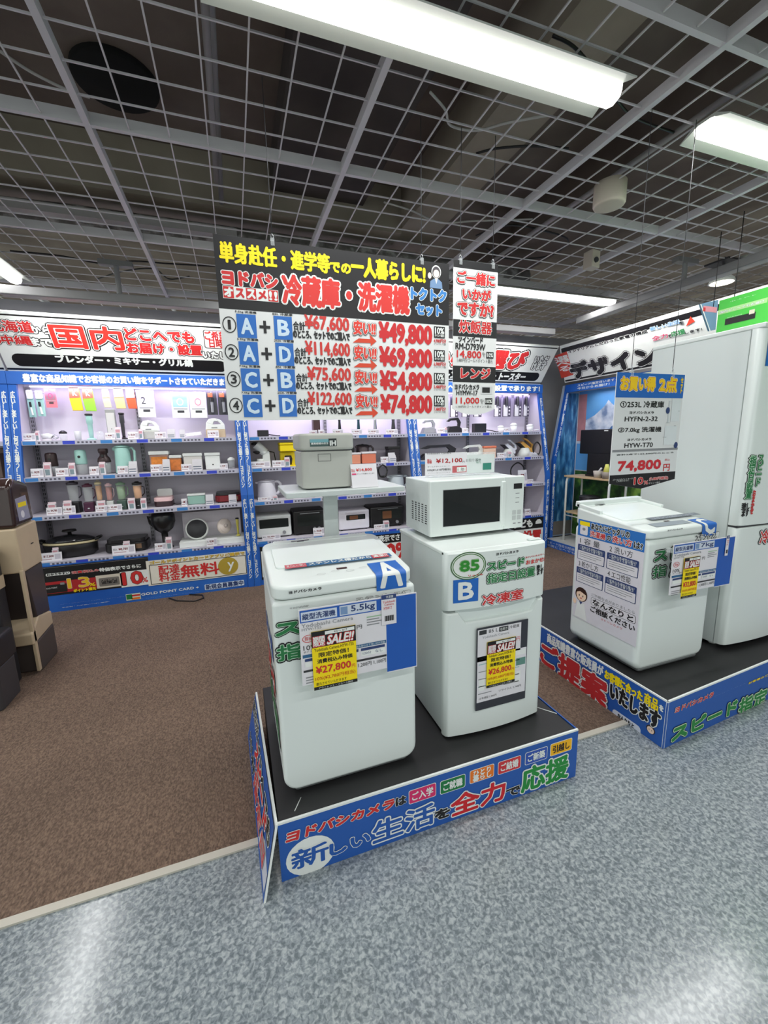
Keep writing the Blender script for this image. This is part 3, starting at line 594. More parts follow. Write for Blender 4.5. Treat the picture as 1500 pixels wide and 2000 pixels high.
t = thing('display_stage', 'low black stage with blue skirt under the larger washer and tall fridge', 'display stage', (2.9, 1.8, 0), 'display stages')
def stg2(z): return None
cA = Vector((1.885, 1.268, 0)); rd = (Vector((2.79, 1.33, 0))-cA).normalized(); cB = cA+rd*2.1
b = MB(); b.prism([(cA.x+.012, cA.y+.012), (cB.x, cB.y+.012), (cB.x, 2.75), (1.897, 2.75)], .01, HP-.0015, STG); b.build('stage_box', t, bevel=.002)
def front2(b, w, h):
    P = V(1080, 960, .28)
    b.T('ヨドバシカメラ', P(845, 1545), P(1120, 1392), RD, .002, b=.05, o=((WH, .05),), shear=.1); b.T('なら欲しい商品を、', P(1120, 1430), P(1355, 1330), WH, .002, b=.04); b.T('お客様のご', P(1360, 1345), P(1500, 1270), YE, .002, b=.04)
    b.T('スピード', P(818, 1752), P(1290, 1440), mat((40, 134, 60), .5), .002, b=.06, o=((mat((206, 230, 196), .5), .05), (BLK, .04))); b.T('指定', P(1280, 1580), P(1500, 1355), mat((40, 134, 60), .5), .002, b=.06, o=((mat((206, 230, 196), .5), .05), (BLK, .04)))
    x1 = b.loc(P(1500, 1570))[0]; b.text('日設置', x1+.02, h*.18, x1+.7, h*.62, mat((40, 134, 60), .5), .002, b=.055, o=((WH, .055), (BLK, .07)))
skirt_quad('printed_skirt', t, [cA+Vector((0, 0, .001)), cB+Vector((0, 0, .001)), cB+Vector((0, 0, .26)), cA+Vector((0, 0, .26))], PB, front2)
def left2(b, w, h):
    P = V(1080, 960, .28)
    b.T('商品知識豊富な販売員が', P(-40, 1047), P(355, 1222), WH, .002, b=.05); b.T('お客様に合った', P(360, 1300), P(630, 1400), YE, .002, b=.05); b.T('商品', P(635, 1476), P(740, 1456), YE, .002, b=.05); b.T('を', P(742, 1522), P(775, 1500), WH, .002, b=.05)
    b.T('ご提案', P(-90, 1190), P(392, 1330), mat((196, 44, 48), .5), .002, b=.06, o=((WH, .04), (BLK, .02))); b.T('いたします', P(395, 1437), P(758, 1548), BLK, .002, b=.04, o=((WH, .05),))
    x0, y0 = b.loc(P(415, 1545)); x1, y1 = b.loc(P(620, 1590)); b.rr(x0, y0-.035, x1, y0+.032, .02, mat((214, 220, 232), .5), .001); b.text('なんなりと\nご相談ください', x0+.015, y0-.026, x1-.015, y0+.024, BLK, .002, b=.04)
    x, y = b.loc(P(682, 1660)); b.ell(x, y, .024, .022, BRN, .001); b.ell(x, y-.003, .019, .018, mat((244, 214, 190), .5), .0016); b.ell(x-.007, y-.002, .002, .003, BLK, .0022); b.ell(x+.007, y-.002, .002, .003, BLK, .0022)
skirt_quad('printed_skirt', t, [(1.885, 2.75, .001), cA+Vector((0, 0, .001)), cA+Vector((0, 0, .26)), (1.885, 2.75, .26)], PB, left2)

# ================================================================== washing machines
BT = mat((30, 102, 190), .4)
def wrap_letter(b, ch, x0, x1, y0, yf, zf, slope_fr, hz, m):
    """a square sticker folded over the front top edge: returns sheet and letter in world space"""
    v, f = glyphs(ch); Ltop = slope_fr; H = hz+Ltop
    bm = bmesh.new(); vs = [bm.verts.new((x0+.018+p[0]*(x1-x0-.036), .012+p[1]*(H-.024), 0)) for p in v]
    for t3 in f:
        try: bm.faces.new([vs[k] for k in t3])
        except ValueError: pass
    for k in np.linspace(-.012, .012, 5):
        bmesh.ops.bisect_plane(bm, geom=bm.verts[:]+bm.edges[:]+bm.faces[:], plane_co=(0, hz+k, 0), plane_no=(0, 1, 0))
    bm.verts.index_update(); LV = [tuple(q.co) for q in bm.verts]; LF = [[q.index for q in fc.verts] for fc in bm.faces]; bm.free()
    return LV, LF, H
def washer(label, name, x0, x1, y0, y1, zb, zf, zr, letter, rnd=.016):
    t = thing(name, label, 'washing machine', ((x0+x1)/2, (y0+y1)/2, HP), 'washing machines')
    zs = zf-.052; sl = (zr-zf)/(y1-y0)
    b = MB(frame((0, y1-.012, 0), (-1, 0, 0), (0, 0, 1))); r = .055
    P = []
    for cx, a0 in ((x0+r, 180), (x1-r, 270)):
        for k in range(7):
            a = math.radians(a0+15*k); P.append((cx+r*math.cos(a), zb+r+r*math.sin(a)))
    P += [(x1, zs), (x0, zs)]
    b.prism([(-x, z) for x, z in P][::-1], -(y1-.012-y0), 0, APP); bo = b.build('body', t, bevel=rnd, seg=5); bo.modifiers['bevel'].use_clamp_overlap = False
    b = MB(); b.box(x0+.035, y0+.008, HP, x1-.035, y1-.05, zb+.02, mat((116, 120, 120), .5)); b.build('base_tray', t, bevel=.03)
    # top deck: rounded plan, rising to the back
    n = rrpts(x0+.002, y0+.001, x1-.002, y1, .055, 6); k = len(n)
    b = MB(); v = [(x, y, zs+.003) for x, y in n]+[(x, y, zf-.001+sl*(y-y0)) for x, y in n]
    b.add(v, [tuple(range(k))[::-1], tuple(range(k, 2*k))]+[(i, (i+1) % k, k+(i+1) % k, k+i) for i in range(k)], APP); b.build('top_deck', t, bevel=.012, ang=50)
    F = frame((0, y0, zf), (1, 0, 0), (0, 1, sl)); ln = (y1-y0)*math.hypot(1, sl)
    b = MB(F); b.prism(rrpts(x0+.035, .17, x1-.035, ln-.06, .02), -.004, .006, APP); b.build('lid', t, bevel=.004)
    b = MB(F); b.prism(rrpts(x0+.05, ln-.055, x1-.05, ln-.012, .01), -.004, .006, APP); b.rect(x0+.13, ln-.046, x0+.21, ln-.036, DK, .0065); b.rect(x0+.155, ln-.054, x0+.185, ln-.046, DK, .0065); b.build('rear_console', t, bevel=.004)
    b = MB(F)
    for q in range(5): b.ell(x0+.19+.055*q, .075+.012*(q % 2), .016, .008, mat((196, 200, 200), .4), .0006, ring=.0016)
    b.rect(x0+.255, .098, x0+.295, .112, mat((70, 40, 40), .3), .0008)
    b.build('control_panel', t)
    # folded letter sticker at the front corner
    xa, xb = letter[1], letter[2]; hz = letter[3]; LV, LF, H = wrap_letter(None, letter[0], xa, xb, 0, y0, zf, letter[4], hz, WH)
    rc = .012
    def fold(x, s, off):
        # distance s from the sticker's lower edge: up the front, round the edge, on along the top
        if s < hz-rc: return (x, y0-off, zf-.0-hz+s)
        if s > hz+rc: d = s-hz; return (x, y0+d, zf+off+sl*d)
        a = (s-(hz-rc))/(2*rc)*math.pi/2; return (x, y0+rc-(rc+off)*math.cos(a), zf-rc+sl*rc+(rc+off)*math.sin(a))
    b = MB(); ss = [0, hz-rc]+[hz-rc+2*rc*k/6 for k in range(1, 7)]+[H]
    v = [fold(x, s, .0016) for s in ss for x in (xa, xb)]
    b.add(v, [(2*i, 2*i+1, 2*i+3, 2*i+2) for i in range(len(ss)-1)], BT)
    
    for e, (dx, ds) in enumerate(((0, 0), (.004, 0), (-.004, 0), (0, .004), (0, -.004), (.003, .003), (-.003, .003), (.003, -.003), (-.003, -.003))): b.add([fold(x+dx, max(.004, s+ds), .0026+e*4e-5) for x, s, _ in LV], LF, WH)
    b.build('letter_sticker', t)
    return t, F
# --- the 5.5 kg washer
tA, FA = washer('smaller white top loading washer with sticker A on the first stage', 'washing_machine', .076, .612, 1.400, 1.90, .249, 1.052, 1.098, ('A', .455, .575, .062, .115))
G = lambda dz=.001: frame((0, 1.400-dz, 0), (1, 0, 0), (0, 0, 1))
b = MB(FA); P = V(480, 1020, .28); 
x0, y0_ = b.loc(P(275, 330)); x1, y1_ = b.loc(P(1025, 250)); b.F = FA @ Matrix.Translation((0, 0, .0068))
b.rect(x0, y0_-.012, x1, y0_+.025, mat((48, 104, 150), .4)); b.rect(x0, y0_-.012, x0+(x1-x0)*.19, y0_+.025, mat((196, 74, 84), .4), .0004); b.rect(x0+(x1-x0)*.81, y0_-.012, x1-.012, y0_+.025, mat((206, 60, 70), .4), .0004)
b.text('黒カビに強い', x0+.006, y0_-.004, x0+(x1-x0)*.18, y0_+.018, WH, .001); b.text('ステンレス槽だから', x0+(x1-x0)*.21, y0_-.006, x0+(x1-x0)*.80, y0_+.02, WH, .001, b=.03); b.text('清潔!!', x0+(x1-x0)*.82, y0_-.006, x1-.016, y0_+.02, WH, .001, b=.04)
b.build('lid_sticker', tA)
b = MB(G()); P = V(480, 1020, .28)
b.T('ヨドバシカメラ', P(300, 502), P(528, 450), BLK, .0006, b=.035); b.T('www.yodobashi.com', P(318, 518), P(520, 488), BLK, .0006)
b.T('ステンレス槽', P(768, 555), P(1148, 470), WH, .0006, b=.03, o=((BLK, .06),))
G2 = mat((36, 120, 66), .5)
b.T('ス', P(203, 804), P(385, 680), G2, .0006, b=.06, o=((mat((196, 226, 200), .5), .04), (BLK, .10))); x0, z0 = b.loc(P(392, 790)); b.text('ピード', x0+.01, z0-.0, x0+.2, z0+.075, G2, .0006, b=.06, o=((WH, .04), (BLK, .10)))
b.T('指', P(216, 980), P(392, 826), G2, .0006, b=.06, o=((mat((196, 226, 200), .5), .04), (BLK, .10))); x0, z0 = b.loc(P(398, 960)); b.text('定日設置', x0+.01, z0, x0+.26, z0+.085, G2, .0006, b=.06, o=((WH, .04), (BLK, .10)))
b.T('全自動洗濯機\n5.5kg 風乾燥', P(305, 610), P(440, 575), GY, .0006); b.build('front_lettering', tA)
# lettering on its left side
b = MB(FX(.0752)); b.text('スピード', -1.85, .55, -1.5, .68, RD, .001, b=.06, o=((WH, .05), (BLK, .04))); b.text('指定日設置', -1.88, .38, -1.46, .52, G2, .001, b=.06, o=((WH, .05), (BLK, .04))); b.text('ステンレス槽', -1.85, .72, -1.5, .82, PB, .001, b=.05, o=((WH, .05),)); b.build('side_lettering', tA)
# price poster in front of it
def price_poster(label, y, gap, q, rows, clear=True):
    """blue and white spec poster: q = photo zoom, px corners"""
    P, TL, MID, BR, BLp = q
    t = thing('price_poster', label, 'price poster', (ony(*P(*MID), y).x, y, ony(*P(*MID), y).z), 'spec price posters')
    x0 = ony(*P(*TL), y).x; zt = ony(*P(*TL), y).z; x1, zb = ony(*P(*BR), y).x, ony(*P(*BR), y).z; xm = ony(*P(*MID), y).x; zl = ony(*P(*BLp), y).z
    b = MB(FY(y)); b.prism([(x0, zl), (xm, zl), (xm, zb), (x1, zb), (x1, zt), (x0, zt)], -.003, 0, LBL); 
    b.F = None; 
    for xx in (x0+.05, xm-.02): b.box(xx, y+.003, zt-.06, xx+.02, y+gap-.006, zt-.04, GLASS)
    bc_ = b.build('backing_card', t)
    b = MB(FY(y-.0006)); w = xm-x0; h = zt-zl
    b.rect(xm-.002, zb+.004, x1-.003, zt-.004, BL); b.rect(x0+.004, zt-.048, xm, zt-.004, BL, .0004)
    b.rect(x0+.008, zt-.044, x0+w*.42, zt-.010, mat((206, 216, 232), .5), .0008); b.text('縦型洗濯機', x0+.012, zt-.038, x0+w*.40, zt-.016, NAVY, .0012, b=.04)
    b.rect(x0+w*.45, zt-.044, x0+w*.88, zt-.008, mat((206, 214, 226), .5), .0008); b.text(rows[0], x0+w*.58, zt-.041, x0+w*.86, zt-.012, NAVY, .0012, b=.03); b.rect(x0+w*.46, zt-.04, x0+w*.54, zt-.012, mat((120, 150, 190), .5), .0012)
    b.text('Yodobashi Camera', x0+.008, zt-.066, x0+w*.60, zt-.052, GY, .0008); b.text(rows[1], x0+.008, zt-.078, x0+w*.24, zt-.068, GY, .0008)
    b.ell(x0+w*.09, zt-.108, w*.065, .014, RD, .0008, ring=.002); b.text('税込\n特価', x0+w*.05, zt-.115, x0+w*.13, zt-.10, RD, .0008)
    b.text('10%', x0+.010, zt-.150, x0+w*.17, zt-.132, BLK, .0008); b.text('ポイント還元', x0+.010, zt-.160, x0+w*.22, zt-.152, BLK, .0008); b.text('円', x0+w*.64, zt-.105, x0+w*.70, zt-.090, BLK, .0008)
    for k in range(4): b.rect(x0+w*.76, zt-.068-.010*k, x0+w*(.96-.05*(k % 2)), zt-.064-.010*k, mat((150, 190, 150), .5) if k == 0 else GY, .0008)
    b.rect(x0+.006, zt-.178, xm-.004, zt-.166, mat((46, 98, 140), .5), .0008); b.text('組み合わせて洗い分け可能', x0+w*.62, zt-.176, xm-.008, zt-.168, WH, .0012)
    for k in range(3):
        b.rect(x0+w*(.04+.32*k), zt-.192, x0+w*(.33+.32*k), zt-.182, NAVY, .0008); b.rect(x0+w*(.04+.32*k), zt-.213, x0+w*(.33+.32*k), zt-.194, WH, .0008)
    b.text('120分', x0+w*.70, zt-.208, x0+w*.80, zt-.197, NAVY, .0012); b.text('なし', x0+w*.85, zt-.208, x0+w*.94, zt-.197, NAVY, .0012)
    b.rect(x0+.006, zt-.232, xm-.004, zt-.224, DKG, .0008); b.text(rows[2], x0+w*.64, zt-.255, x0+w*.80, zt-.238, BLK, .0008); b.text('1,100円', x0+w*.83, zt-.255, x0+w*.98, zt-.238, BLK, .0008)
    for k in range(3): b.rect(x0+w*.04, zt-.255-.010*k, x0+w*(.3-.06*k), zt-.251-.010*k, GY, .0008)
    b.build('poster_print', bc_); return t
P = V(480, 1020, .28)
price_poster('blue and white spec poster on the front of washer A', 1.352, .048, (P, (365, 615), (985, 800), (1195, 1005), (385, 1145)), ('5.5kg', 'HYW-T55', '1,200円'))
def sale_card(label, y, x0, z0, x1, z1, rows, group='yellow sale cards', gap=.004):
    w, h = x1-x0, z1-z0
    t = thing('sale_card', label, 'price card', ((x0+x1)/2, y, z0), group)
    b = MB(FY(y)); b.prism([(x0, z0), (x1, z0), (x1, z1), (x0, z1)], -.0015, 0, YE)
    b.F = None; b.box((x0+x1)/2-.02, y+.0015, z1-.04, (x0+x1)/2+.02, y+gap, z1-.02, GLASS); b.build('card', t)
    b = MB(FY(y-.0006)); b.rect(x0, z1-h*.27, x1, z1, BLK); b.rect(x0+w*.30, z1-h*.075, x1-w*.03, z1-h*.02, WH, .0005)
    b.rect(x0+w*.02, z1-h*.26, x0+w*.30, z1-h*.08, mat((206, 60, 70), .5), .0004); b.text('期間\n限定', x0+w*.03, z1-h*.25, x0+w*.29, z1-h*.085, WH, .001, b=.05)
    b.text('SALE!!', x0+w*.33, z1-h*.25, x1-w*.04, z1-h*.09, WH, .001, b=.05, o=((RD, .06),), shear=.25); b.text('4/4 〜 4/17', x0+w*.5, z1-h*.065, x1-w*.2, z1-h*.03, BLK, .001)
    b.text(rows[0], x0+w*.05, z1-h*.34, x1-w*.06, z1-h*.285, BLK, .0005); b.text('限定特価！', x0+w*.14, z1-h*.445, x1-w*.18, z1-h*.365, BLK, .0005, b=.03); b.text('消費税込み特価', x0+w*.10, z1-h*.55, x1-w*.10, z1-h*.475, BLK, .0005, b=.035)
    b.text(rows[1], x0+w*.06, z1-h*.74, x1-w*.14, z1-h*.595, RD, .0005, b=.03); b.text('円', x1-w*.12, z1-h*.73, x1-w*.04, z1-h*.67, RD, .0005)
    b.text(rows[2], x0+w*.04, z1-h*.85, x1-w*.04, z1-h*.77, mat((196, 60, 20), .5), .0005); b.text('還元させていただきます', x0+w*.05, z1-h*.925, x1-w*.25, z1-h*.875, BLK, .0005)
    b.rect(x0, z0, x1, z0+h*.055, BLK, .0005); b.text('アウトレット・リユース除外', x0+w*.1, z0+h*.012, x1-w*.1, z0+h*.045, WH, .001)
    b.build('card_print', t); return t
a_, c_ = ony(480+478*.28, 1020+1175*.28, 1.344), ony(480+765*.28, 1020+715*.28, 1.344)
sale_card('yellow sale card reading 27,800 yen', 1.344, a_.x, a_.z, c_.x, c_.z, ('Yodobashi Camera HYW-T55', '¥27,800', '10%(¥2,780円相当)'), gap=.0045)
def small_label(label, y, P, bl, tr, gap):
    p0, p1 = ony(*P(*bl), y), ony(*P(*tr), y); x0, z0, x1, z1 = p0.x, p0.z, p1.x, p1.z; w, h = x1-x0, z1-z0
    t = thing('stock_label', label, 'label', ((x0+x1)/2, y, z0), 'small stock labels')
    b = MB(FY(y)); b.prism([(x0, z0), (x1, z0), (x1, z1), (x0, z1)], -.0015, 0, LBL); b.F = None; b.box(x0+w*.4, y+.0015, z1-.03, x0+w*.6, y+gap, z1-.015, GLASS); b.build('card', t)
    b = MB(FY(y-.0006)); b.rect(x0, z1-h*.15, x1, z1, NAVY); b.text('洗濯機', x0+w*.3, z1-h*.12, x1-w*.2, z1-h*.03, WH, .0005); b.text('Yodobashi\nCamera', x0+w*.08, z1-h*.36, x1-w*.08, z1-h*.2, RD, .0005); b.text('HYW-T', x0+w*.15, z1-h*.50, x1-w*.3, z1-h*.4, RD, .0005)
    for k in range(14): b.rect(x0+w*(.2+.045*k), z0+h*.12, x0+w*(.22+.045*k+.012*(k % 3)), z0+h*.3, BLK, .0005)
    b.build('card_print', t)
small_label('small white bar code label on the blue poster of washer A', 1.346, P, (950, 720), (1048, 495), .003)

# --- the 7 kg washer
tC, FC = washer('larger white top loading washer on the right stage', 'washing_machine', 1.975, 2.515, 1.523, 2.03, .250, 1.045, 1.105, ('C', 2.385, 2.50, .068, .085), rnd=.03)
b = MB(FC @ Matrix.Translation((0, 0, .0068))); P = V(1250, 980, .12)
x0, yy = b.loc(P(150, 280)); x1, _ = b.loc(P(900, 180)); b.rect(x0, yy-.02, x1, yy+.02, mat((110, 118, 128), .4)); b.text('ステンレス槽だから清潔!!', x0+.03, yy-.012, x1-.03, yy+.012, mat((196, 204, 212), .5), .0005); b.rect(2.09, .04, 2.36, .095, mat((140, 150, 158), .4), -.0058); b.build('lid_sticker', tC)
b = MB(FC); ln = .52; b.box(1.975+.012, ln-.045, -.002, 2.515-.012, ln-.008, .032, APP); b.box(1.975+.012, ln-.20, -.002, 1.975+.035, ln-.02, .02, APP); b.box(2.515-.035, ln-.20, -.002, 2.515-.012, ln-.02, .02, APP); b.build('rear_splashback', tC, bevel=.004)
b = MB(frame((0, 1.522, 0), (1, 0, 0), (0, 0, 1)))
b.T('ヨドバシカメラ', P(450, 480), P(695, 425), BLK, .0006, b=.035); b.T('ステンレス槽', P(905, 645), P(1290, 480), WH, .0006, b=.03, o=((BLK, .06),))
b.T('ス', P(215, 985), P(455, 770), G2, .0006, b=.06, o=((WH, .04), (BLK, .10))); x0, z0 = b.loc(P(470, 960)); b.text('ピード', x0+.01, z0, x0+.2, z0+.08, G2, .0006, b=.06, o=((WH, .04), (BLK, .10)))
b.T('指', P(185, 1255), P(445, 1010), G2, .0006, b=.06, o=((WH, .04), (BLK, .10))); x0, z0 = b.loc(P(455, 1230)); b.text('定日設置', x0+.005, z0, x0+.30, z0+.09, G2, .0006, b=.06, o=((WH, .04), (BLK, .10)))
b.build('front_lettering', tC)
price_poster('blue and white spec poster on the front of washer C', 1.44, .083, (P, (555, 700), (1240, 1100), (1455, 1340), (580, 1500)), ('7kg', 'HYW-T70', '1,300円'))
a_, c_ = ony(*P(660, 1580), 1.432), ony(*P(985, 880), 1.432)
sale_card('yellow sale card reading 32,800 yen', 1.432, a_.x, a_.z, c_.x, c_.z, ('Yodobashi Camera HYW-T70', '¥32,800', '10%(¥3,280円相当)'), gap=.0045)
small_label('small white label at the blue edge of the washer C poster', 1.434, P, (1378, 880), (1465, 545), .003)
# advice poster on its left side
P = V(1110, 980, .14); XP = 1.9735
t = thing('advice_poster', 'white washing advice poster with a drawn shop clerk on the washer side', 'poster', (XP, 1.8, .4))
F = FX(XP); b = MB(F); u0, _ = b.loc(P(145, 250)); u1, _ = b.loc(P(1070, 600)); zt = b.loc(P(145, 235))[1]; zb = b.loc(P(80, 1590))[1]; zbr = b.loc(P(985, 1990))[1]
b.prism([(u0, zb), (u1, zb), (u1, zt), (u0, zt)], -.001, .0008, mat((222, 220, 226), .5)); b.build('paper', t)
b = MB(frame((XP-.0012, 0, 0), (0, -1, 0), (0, 0, 1))); w = u1-u0; h = zt-zb
b.rect(u0, zt-h*.16, u1, zt, mat((40, 112, 190), .5)); b.rect(u0+w*.03, zt-h*.055, u0+w*.20, zt-h*.015, YE, .0004); b.rr(u0+w*.04, zt-h*.145, u0+w*.17, zt-h*.055, .008, LBL, .0004); b.ell(u0+w*.105, zt-h*.09, .012, .009, GY, .0008)
b.text('あなたにピッタリの', u0+w*.22, zt-h*.075, u0+w*.80, zt-h*.012, BLK, .0005, b=.03, o=((WH, .07),)); b.text('洗濯機', u0+w*.21, zt-h*.145, u0+w*.46, zt-h*.085, RD, .0005, b=.04, o=((WH, .07),)); b.text('の', u0+w*.475, zt-h*.14, u0+w*.55, zt-h*.09, BLK, .0005, b=.03, o=((WH, .07),)); b.text('洗い方', u0+w*.56, zt-h*.145, u0+w*.84, zt-h*.08, RD, .0005, b=.04, o=((WH, .07),)); b.text('は?', u0+w*.86, zt-h*.145, u1-w*.02, zt-h*.085, BLK, .0005, b=.03, o=((WH, .07),))
for k, (s, ux, vz) in enumerate((('1 容 量', .02, .20), ('2 洗い方', .50, .20), ('3 乾かし方', .02, .43), ('4 エコ性能', .50, .43))):
    b.text(s, u0+w*(ux+.03), zt-h*(vz+.035), u0+w*(ux+.36), zt-h*(vz-.025), DKG, .0005)
    b.rr(u0+w*ux, zt-h*(vz+.195), u0+w*(ux+.45), zt-h*(vz+.045), .006, NAVY, .0005); b.rr(u0+w*(ux+.01), zt-h*(vz+.19), u0+w*(ux+.44), zt-h*(vz+.105), .005, LBL, .0009)
    b.text('ご家族の洗濯物の量は?\n一度に洗える量で選ぶ', u0+w*(ux+.03), zt-h*(vz+.098), u0+w*(ux+.42), zt-h*(vz+.055), WH, .0009)
    for q in range(3): b.rect(u0+w*(ux+.04), zt-h*(vz+.125+.02*q), u0+w*(ux+.40-.08*(q == 2)), zt-h*(vz+.120+.02*q), GY, .0013)
cx, cz = u0+w*.13, zt-h*.745
b.ell(cx, cz, w*.105, h*.072, BRN, .0005); b.ell(cx, cz-h*.008, w*.085, h*.058, mat((244, 214, 186), .5), .0009); b.poly([(cx-w*.09, cz+h*.01), (cx-w*.02, cz+h*.03), (cx+w*.09, cz+h*.01), (cx+w*.07, cz+h*.06), (cx-w*.06, cz+h*.06)], BRN, .0013)
for s in (-1, 1): b.ell(cx+s*w*.032, cz-h*.012, w*.008, h*.010, BLK, .0013)
b.ell(cx, cz-h*.038, w*.014, h*.008, mat((196, 90, 80), .5), .0013); b.poly([(cx-w*.10, zb+.006), (cx-w*.06, cz-h*.085), (cx+w*.06, cz-h*.085), (cx+w*.12, zb+.006)], WH, .0005); b.poly([(cx-w*.03, cz-h*.075), (cx+w*.03, cz-h*.075), (cx, cz-h*.105)], NAVY, .0009)
b.ell(cx-w*.11, cz-h*.09, w*.03, h*.028, mat((244, 214, 186), .5), .0009)
b.text('ご不明な点がありましたら', u0+w*.30, zt-h*.715, u0+w*.95, zt-h*.685, GY, .0005); b.rr(u0+w*.30, zt-h*.80, u0+w*.97, zt-h*.725, .012, BLK, .0004); b.rr(u0+w*.305, zt-h*.797, u0+w*.965, zt-h*.728, .011, LBL, .0007); b.text('なんなりと', u0+w*.33, zt-h*.79, u0+w*.94, zt-h*.735, BLK, .0011, b=.03); b.text('ご相談ください', u0+w*.30, zt-h*.87, u0+w*.97, zt-h*.81, BLK, .0005, b=.03); b.text('ヨドバシカメラ', u0+w*.48, zt-h*.905, u0+w*.80, zt-h*.885, RD, .0005)
b.build('poster_print', t)

# ================================================================== fridges
def fridge_door(name, root, x0, x1, zb, zt, yb, yf, bulge, notch=None, m=APP, n=28, r=.02, notch_top=True):
    """door with a gently bowed front; notch = (u0, u1, depth) handle recess cut in its top edge"""
    b = MB(); us = [0, .01, .03]+[.05+.9*i/n for i in range(n+1)]+[.97, .99, 1]; V_, F_ = [], []
    for u in us:
        x = x0+(x1-x0)*u; e = min(u, 1-u)*(x1-x0)
        y = yf+bulge*(2*u-1)**2 + (r-math.sqrt(max(0, r*r-(r-min(e, r))**2)))
        z = zt
        if notch:
            a, c, d = notch; s = .03
            k = max(0, min(1, (u-a)/s))*max(0, min(1, (c-u)/s)); z = zt-d*k
        V_ += [(x, y, zb+.004), (x, y+.004, zb), (x, yb, zb), (x, yb, z), (x, y+.006, z), (x, y, z-.006)]
    k = 6
    for i in range(len(us)-1):
        for j in range(k): F_.append((i*k+j, i*k+(j+1) % k, (i+1)*k+(j+1) % k, (i+1)*k+j))
    F_ += [tuple(range(k))[::-1], tuple((len(us)-1)*k+j for j in range(k))]
    F_ = [f[::-1] for f in F_]
    b.add(V_, F_, m, False); o = b.build(name, root)
    me = o.data; me.polygons.foreach_set('use_smooth', np.ones(len(me.polygons), dtype=bool)); me.set_sharp_from_angle(angle=math.radians(35)); return o
# --- two door mini fridge B
t = thing('mini_fridge', 'white two door mini fridge with sticker B carrying the microwave', 'fridge', (1.02, 1.7, HP))
x0, x1 = .772, 1.275
b = MB(); b.box(x0+.004, 1.492, HP+.012, x1-.004, 1.96, 1.078, APP2); b.build('cabinet', t, bevel=.006)
b = MB(); b.box(x0, 1.47, 1.066, x1, 1.965, 1.086, APP); b.build('top_cap', t, bevel=.006)
b = MB(); b.box(x1-.075, 1.478, 1.086, x1-.01, 1.50, 1.094, APP2); b.build('hinge_cover', t, bevel=.004)
b = MB()
for xx in (x0+.05, x1-.05):
    for yy in (1.52, 1.92): b.cyl((xx, yy, HP), (xx, yy, HP+.014), .018, DKG)
b.build('feet', t)
fridge_door('freezer_door', t, x0, x1, .832, 1.084, 1.49, 1.432, .022)
ld = fridge_door('lower_door', t, x0, x1, HP+.008, .820, 1.49, 1.432, .022, (.13, .90, .045))
b = MB(); b.box(x0+.05, 1.462, .760, x1-.04, 1.488, .828, APP2); b.build('handle_recess', ld)
YD = 1.4305
P = V(820, 1040, .18)
class Bow(MB):
    pass
b = MB(FY(YD))
cx, cz = b.loc(P(542, 368)); b.ell(cx, cz, .079, .060, mat((70, 110, 66), .4), .0003, 36); b.ell(cx, cz, .074, .055, WH, .0006, 36); b.ell(cx, cz, .071, .052, mat((86, 130, 70), .4), .0009, 36, ring=.004)
b.T('85', P(447, 440), P(650, 290), mat((44, 140, 44), .4), .0012, b=.06, o=((mat((190, 226, 170), .5), .03), (G2, .02))); b.T('リットル', P(538, 486), P(690, 445), RD, .0012, b=.05)
b.R(P(382, 788), P(642, 495), BT, .0003); b.T('B', P(436, 745), P(592, 535), WH, .0008, b=.05)
b.T('ヨドバシカメラ', P(828, 250), P(1075, 190), BLK, .0004, b=.035, shear=.1); b.T('www.yodobashi.com', P(845, 275), P(1055, 240), GY, .0004)
b.T('スピード', P(730, 420), P(1145, 265), G2, .0006, b=.045, o=((mat((206, 232, 210), .5), .06), (BLK, .075))); b.T('指定日設置', P(725, 562), P(1270, 370), G2, .0006, b=.045, o=((mat((206, 232, 210), .5), .055), (BLK, .07)))
b.T('ヨドバシカメラへ', P(1155, 285), P(1385, 235), RD, .0006, b=.03); b.T('おまかせ!', P(1158, 355), P(1385, 275), RD, .0006, b=.04, o=((WH, .05),)); b.T('致し\nます', P(1285, 475), P(1375, 350), BLK, .0006, b=.04)
b.T('冷凍室', P(675, 802), P(1130, 605), RD, .0006, b=.055, o=((mat((250, 226, 226), .5), .06), (BLK, .05)))
# stickers follow the bowed door
for vv in b.v:
    u = (vv[:, 0]-x0)/(x1-x0); vv[:, 1] += .022*(2*u-1)**2
b.build('door_stickers', t)
P = V(780, 860, .31)
t2 = thing('price_poster', 'grey and black spec poster on the mini fridge door', 'price poster', (1.05, 1.424, .33), 'spec price posters')
b = MB(FY(1.4245)); p0 = b.loc(P(480, 1708)); p1 = b.loc(P(812, 1125)); x0p, z0p, x1p, z1p = p0[0], p0[1], p1[0], p1[1]; w, h = x1p-x0p, z1p-z0p
b.prism(rrpts(x0p, z0p, x1p, z1p, .001), -.003, 0, mat((52, 54, 62), .4)); b.F = None; b.box((x0p+x1p)/2-.03, 1.4272, z1p-.06, (x0p+x1p)/2+.03, 1.4295, z1p-.03, DKG); b.build('backing_card', t2)
b = MB(FY(1.4238)); b.rect(x0p+.004, z0p+h*.10, x1p-.004, z1p-h*.34, LBL); b.rect(x0p+.004, z1p-h*.40, x0p+w*.86, z1p-h*.02, LBL)
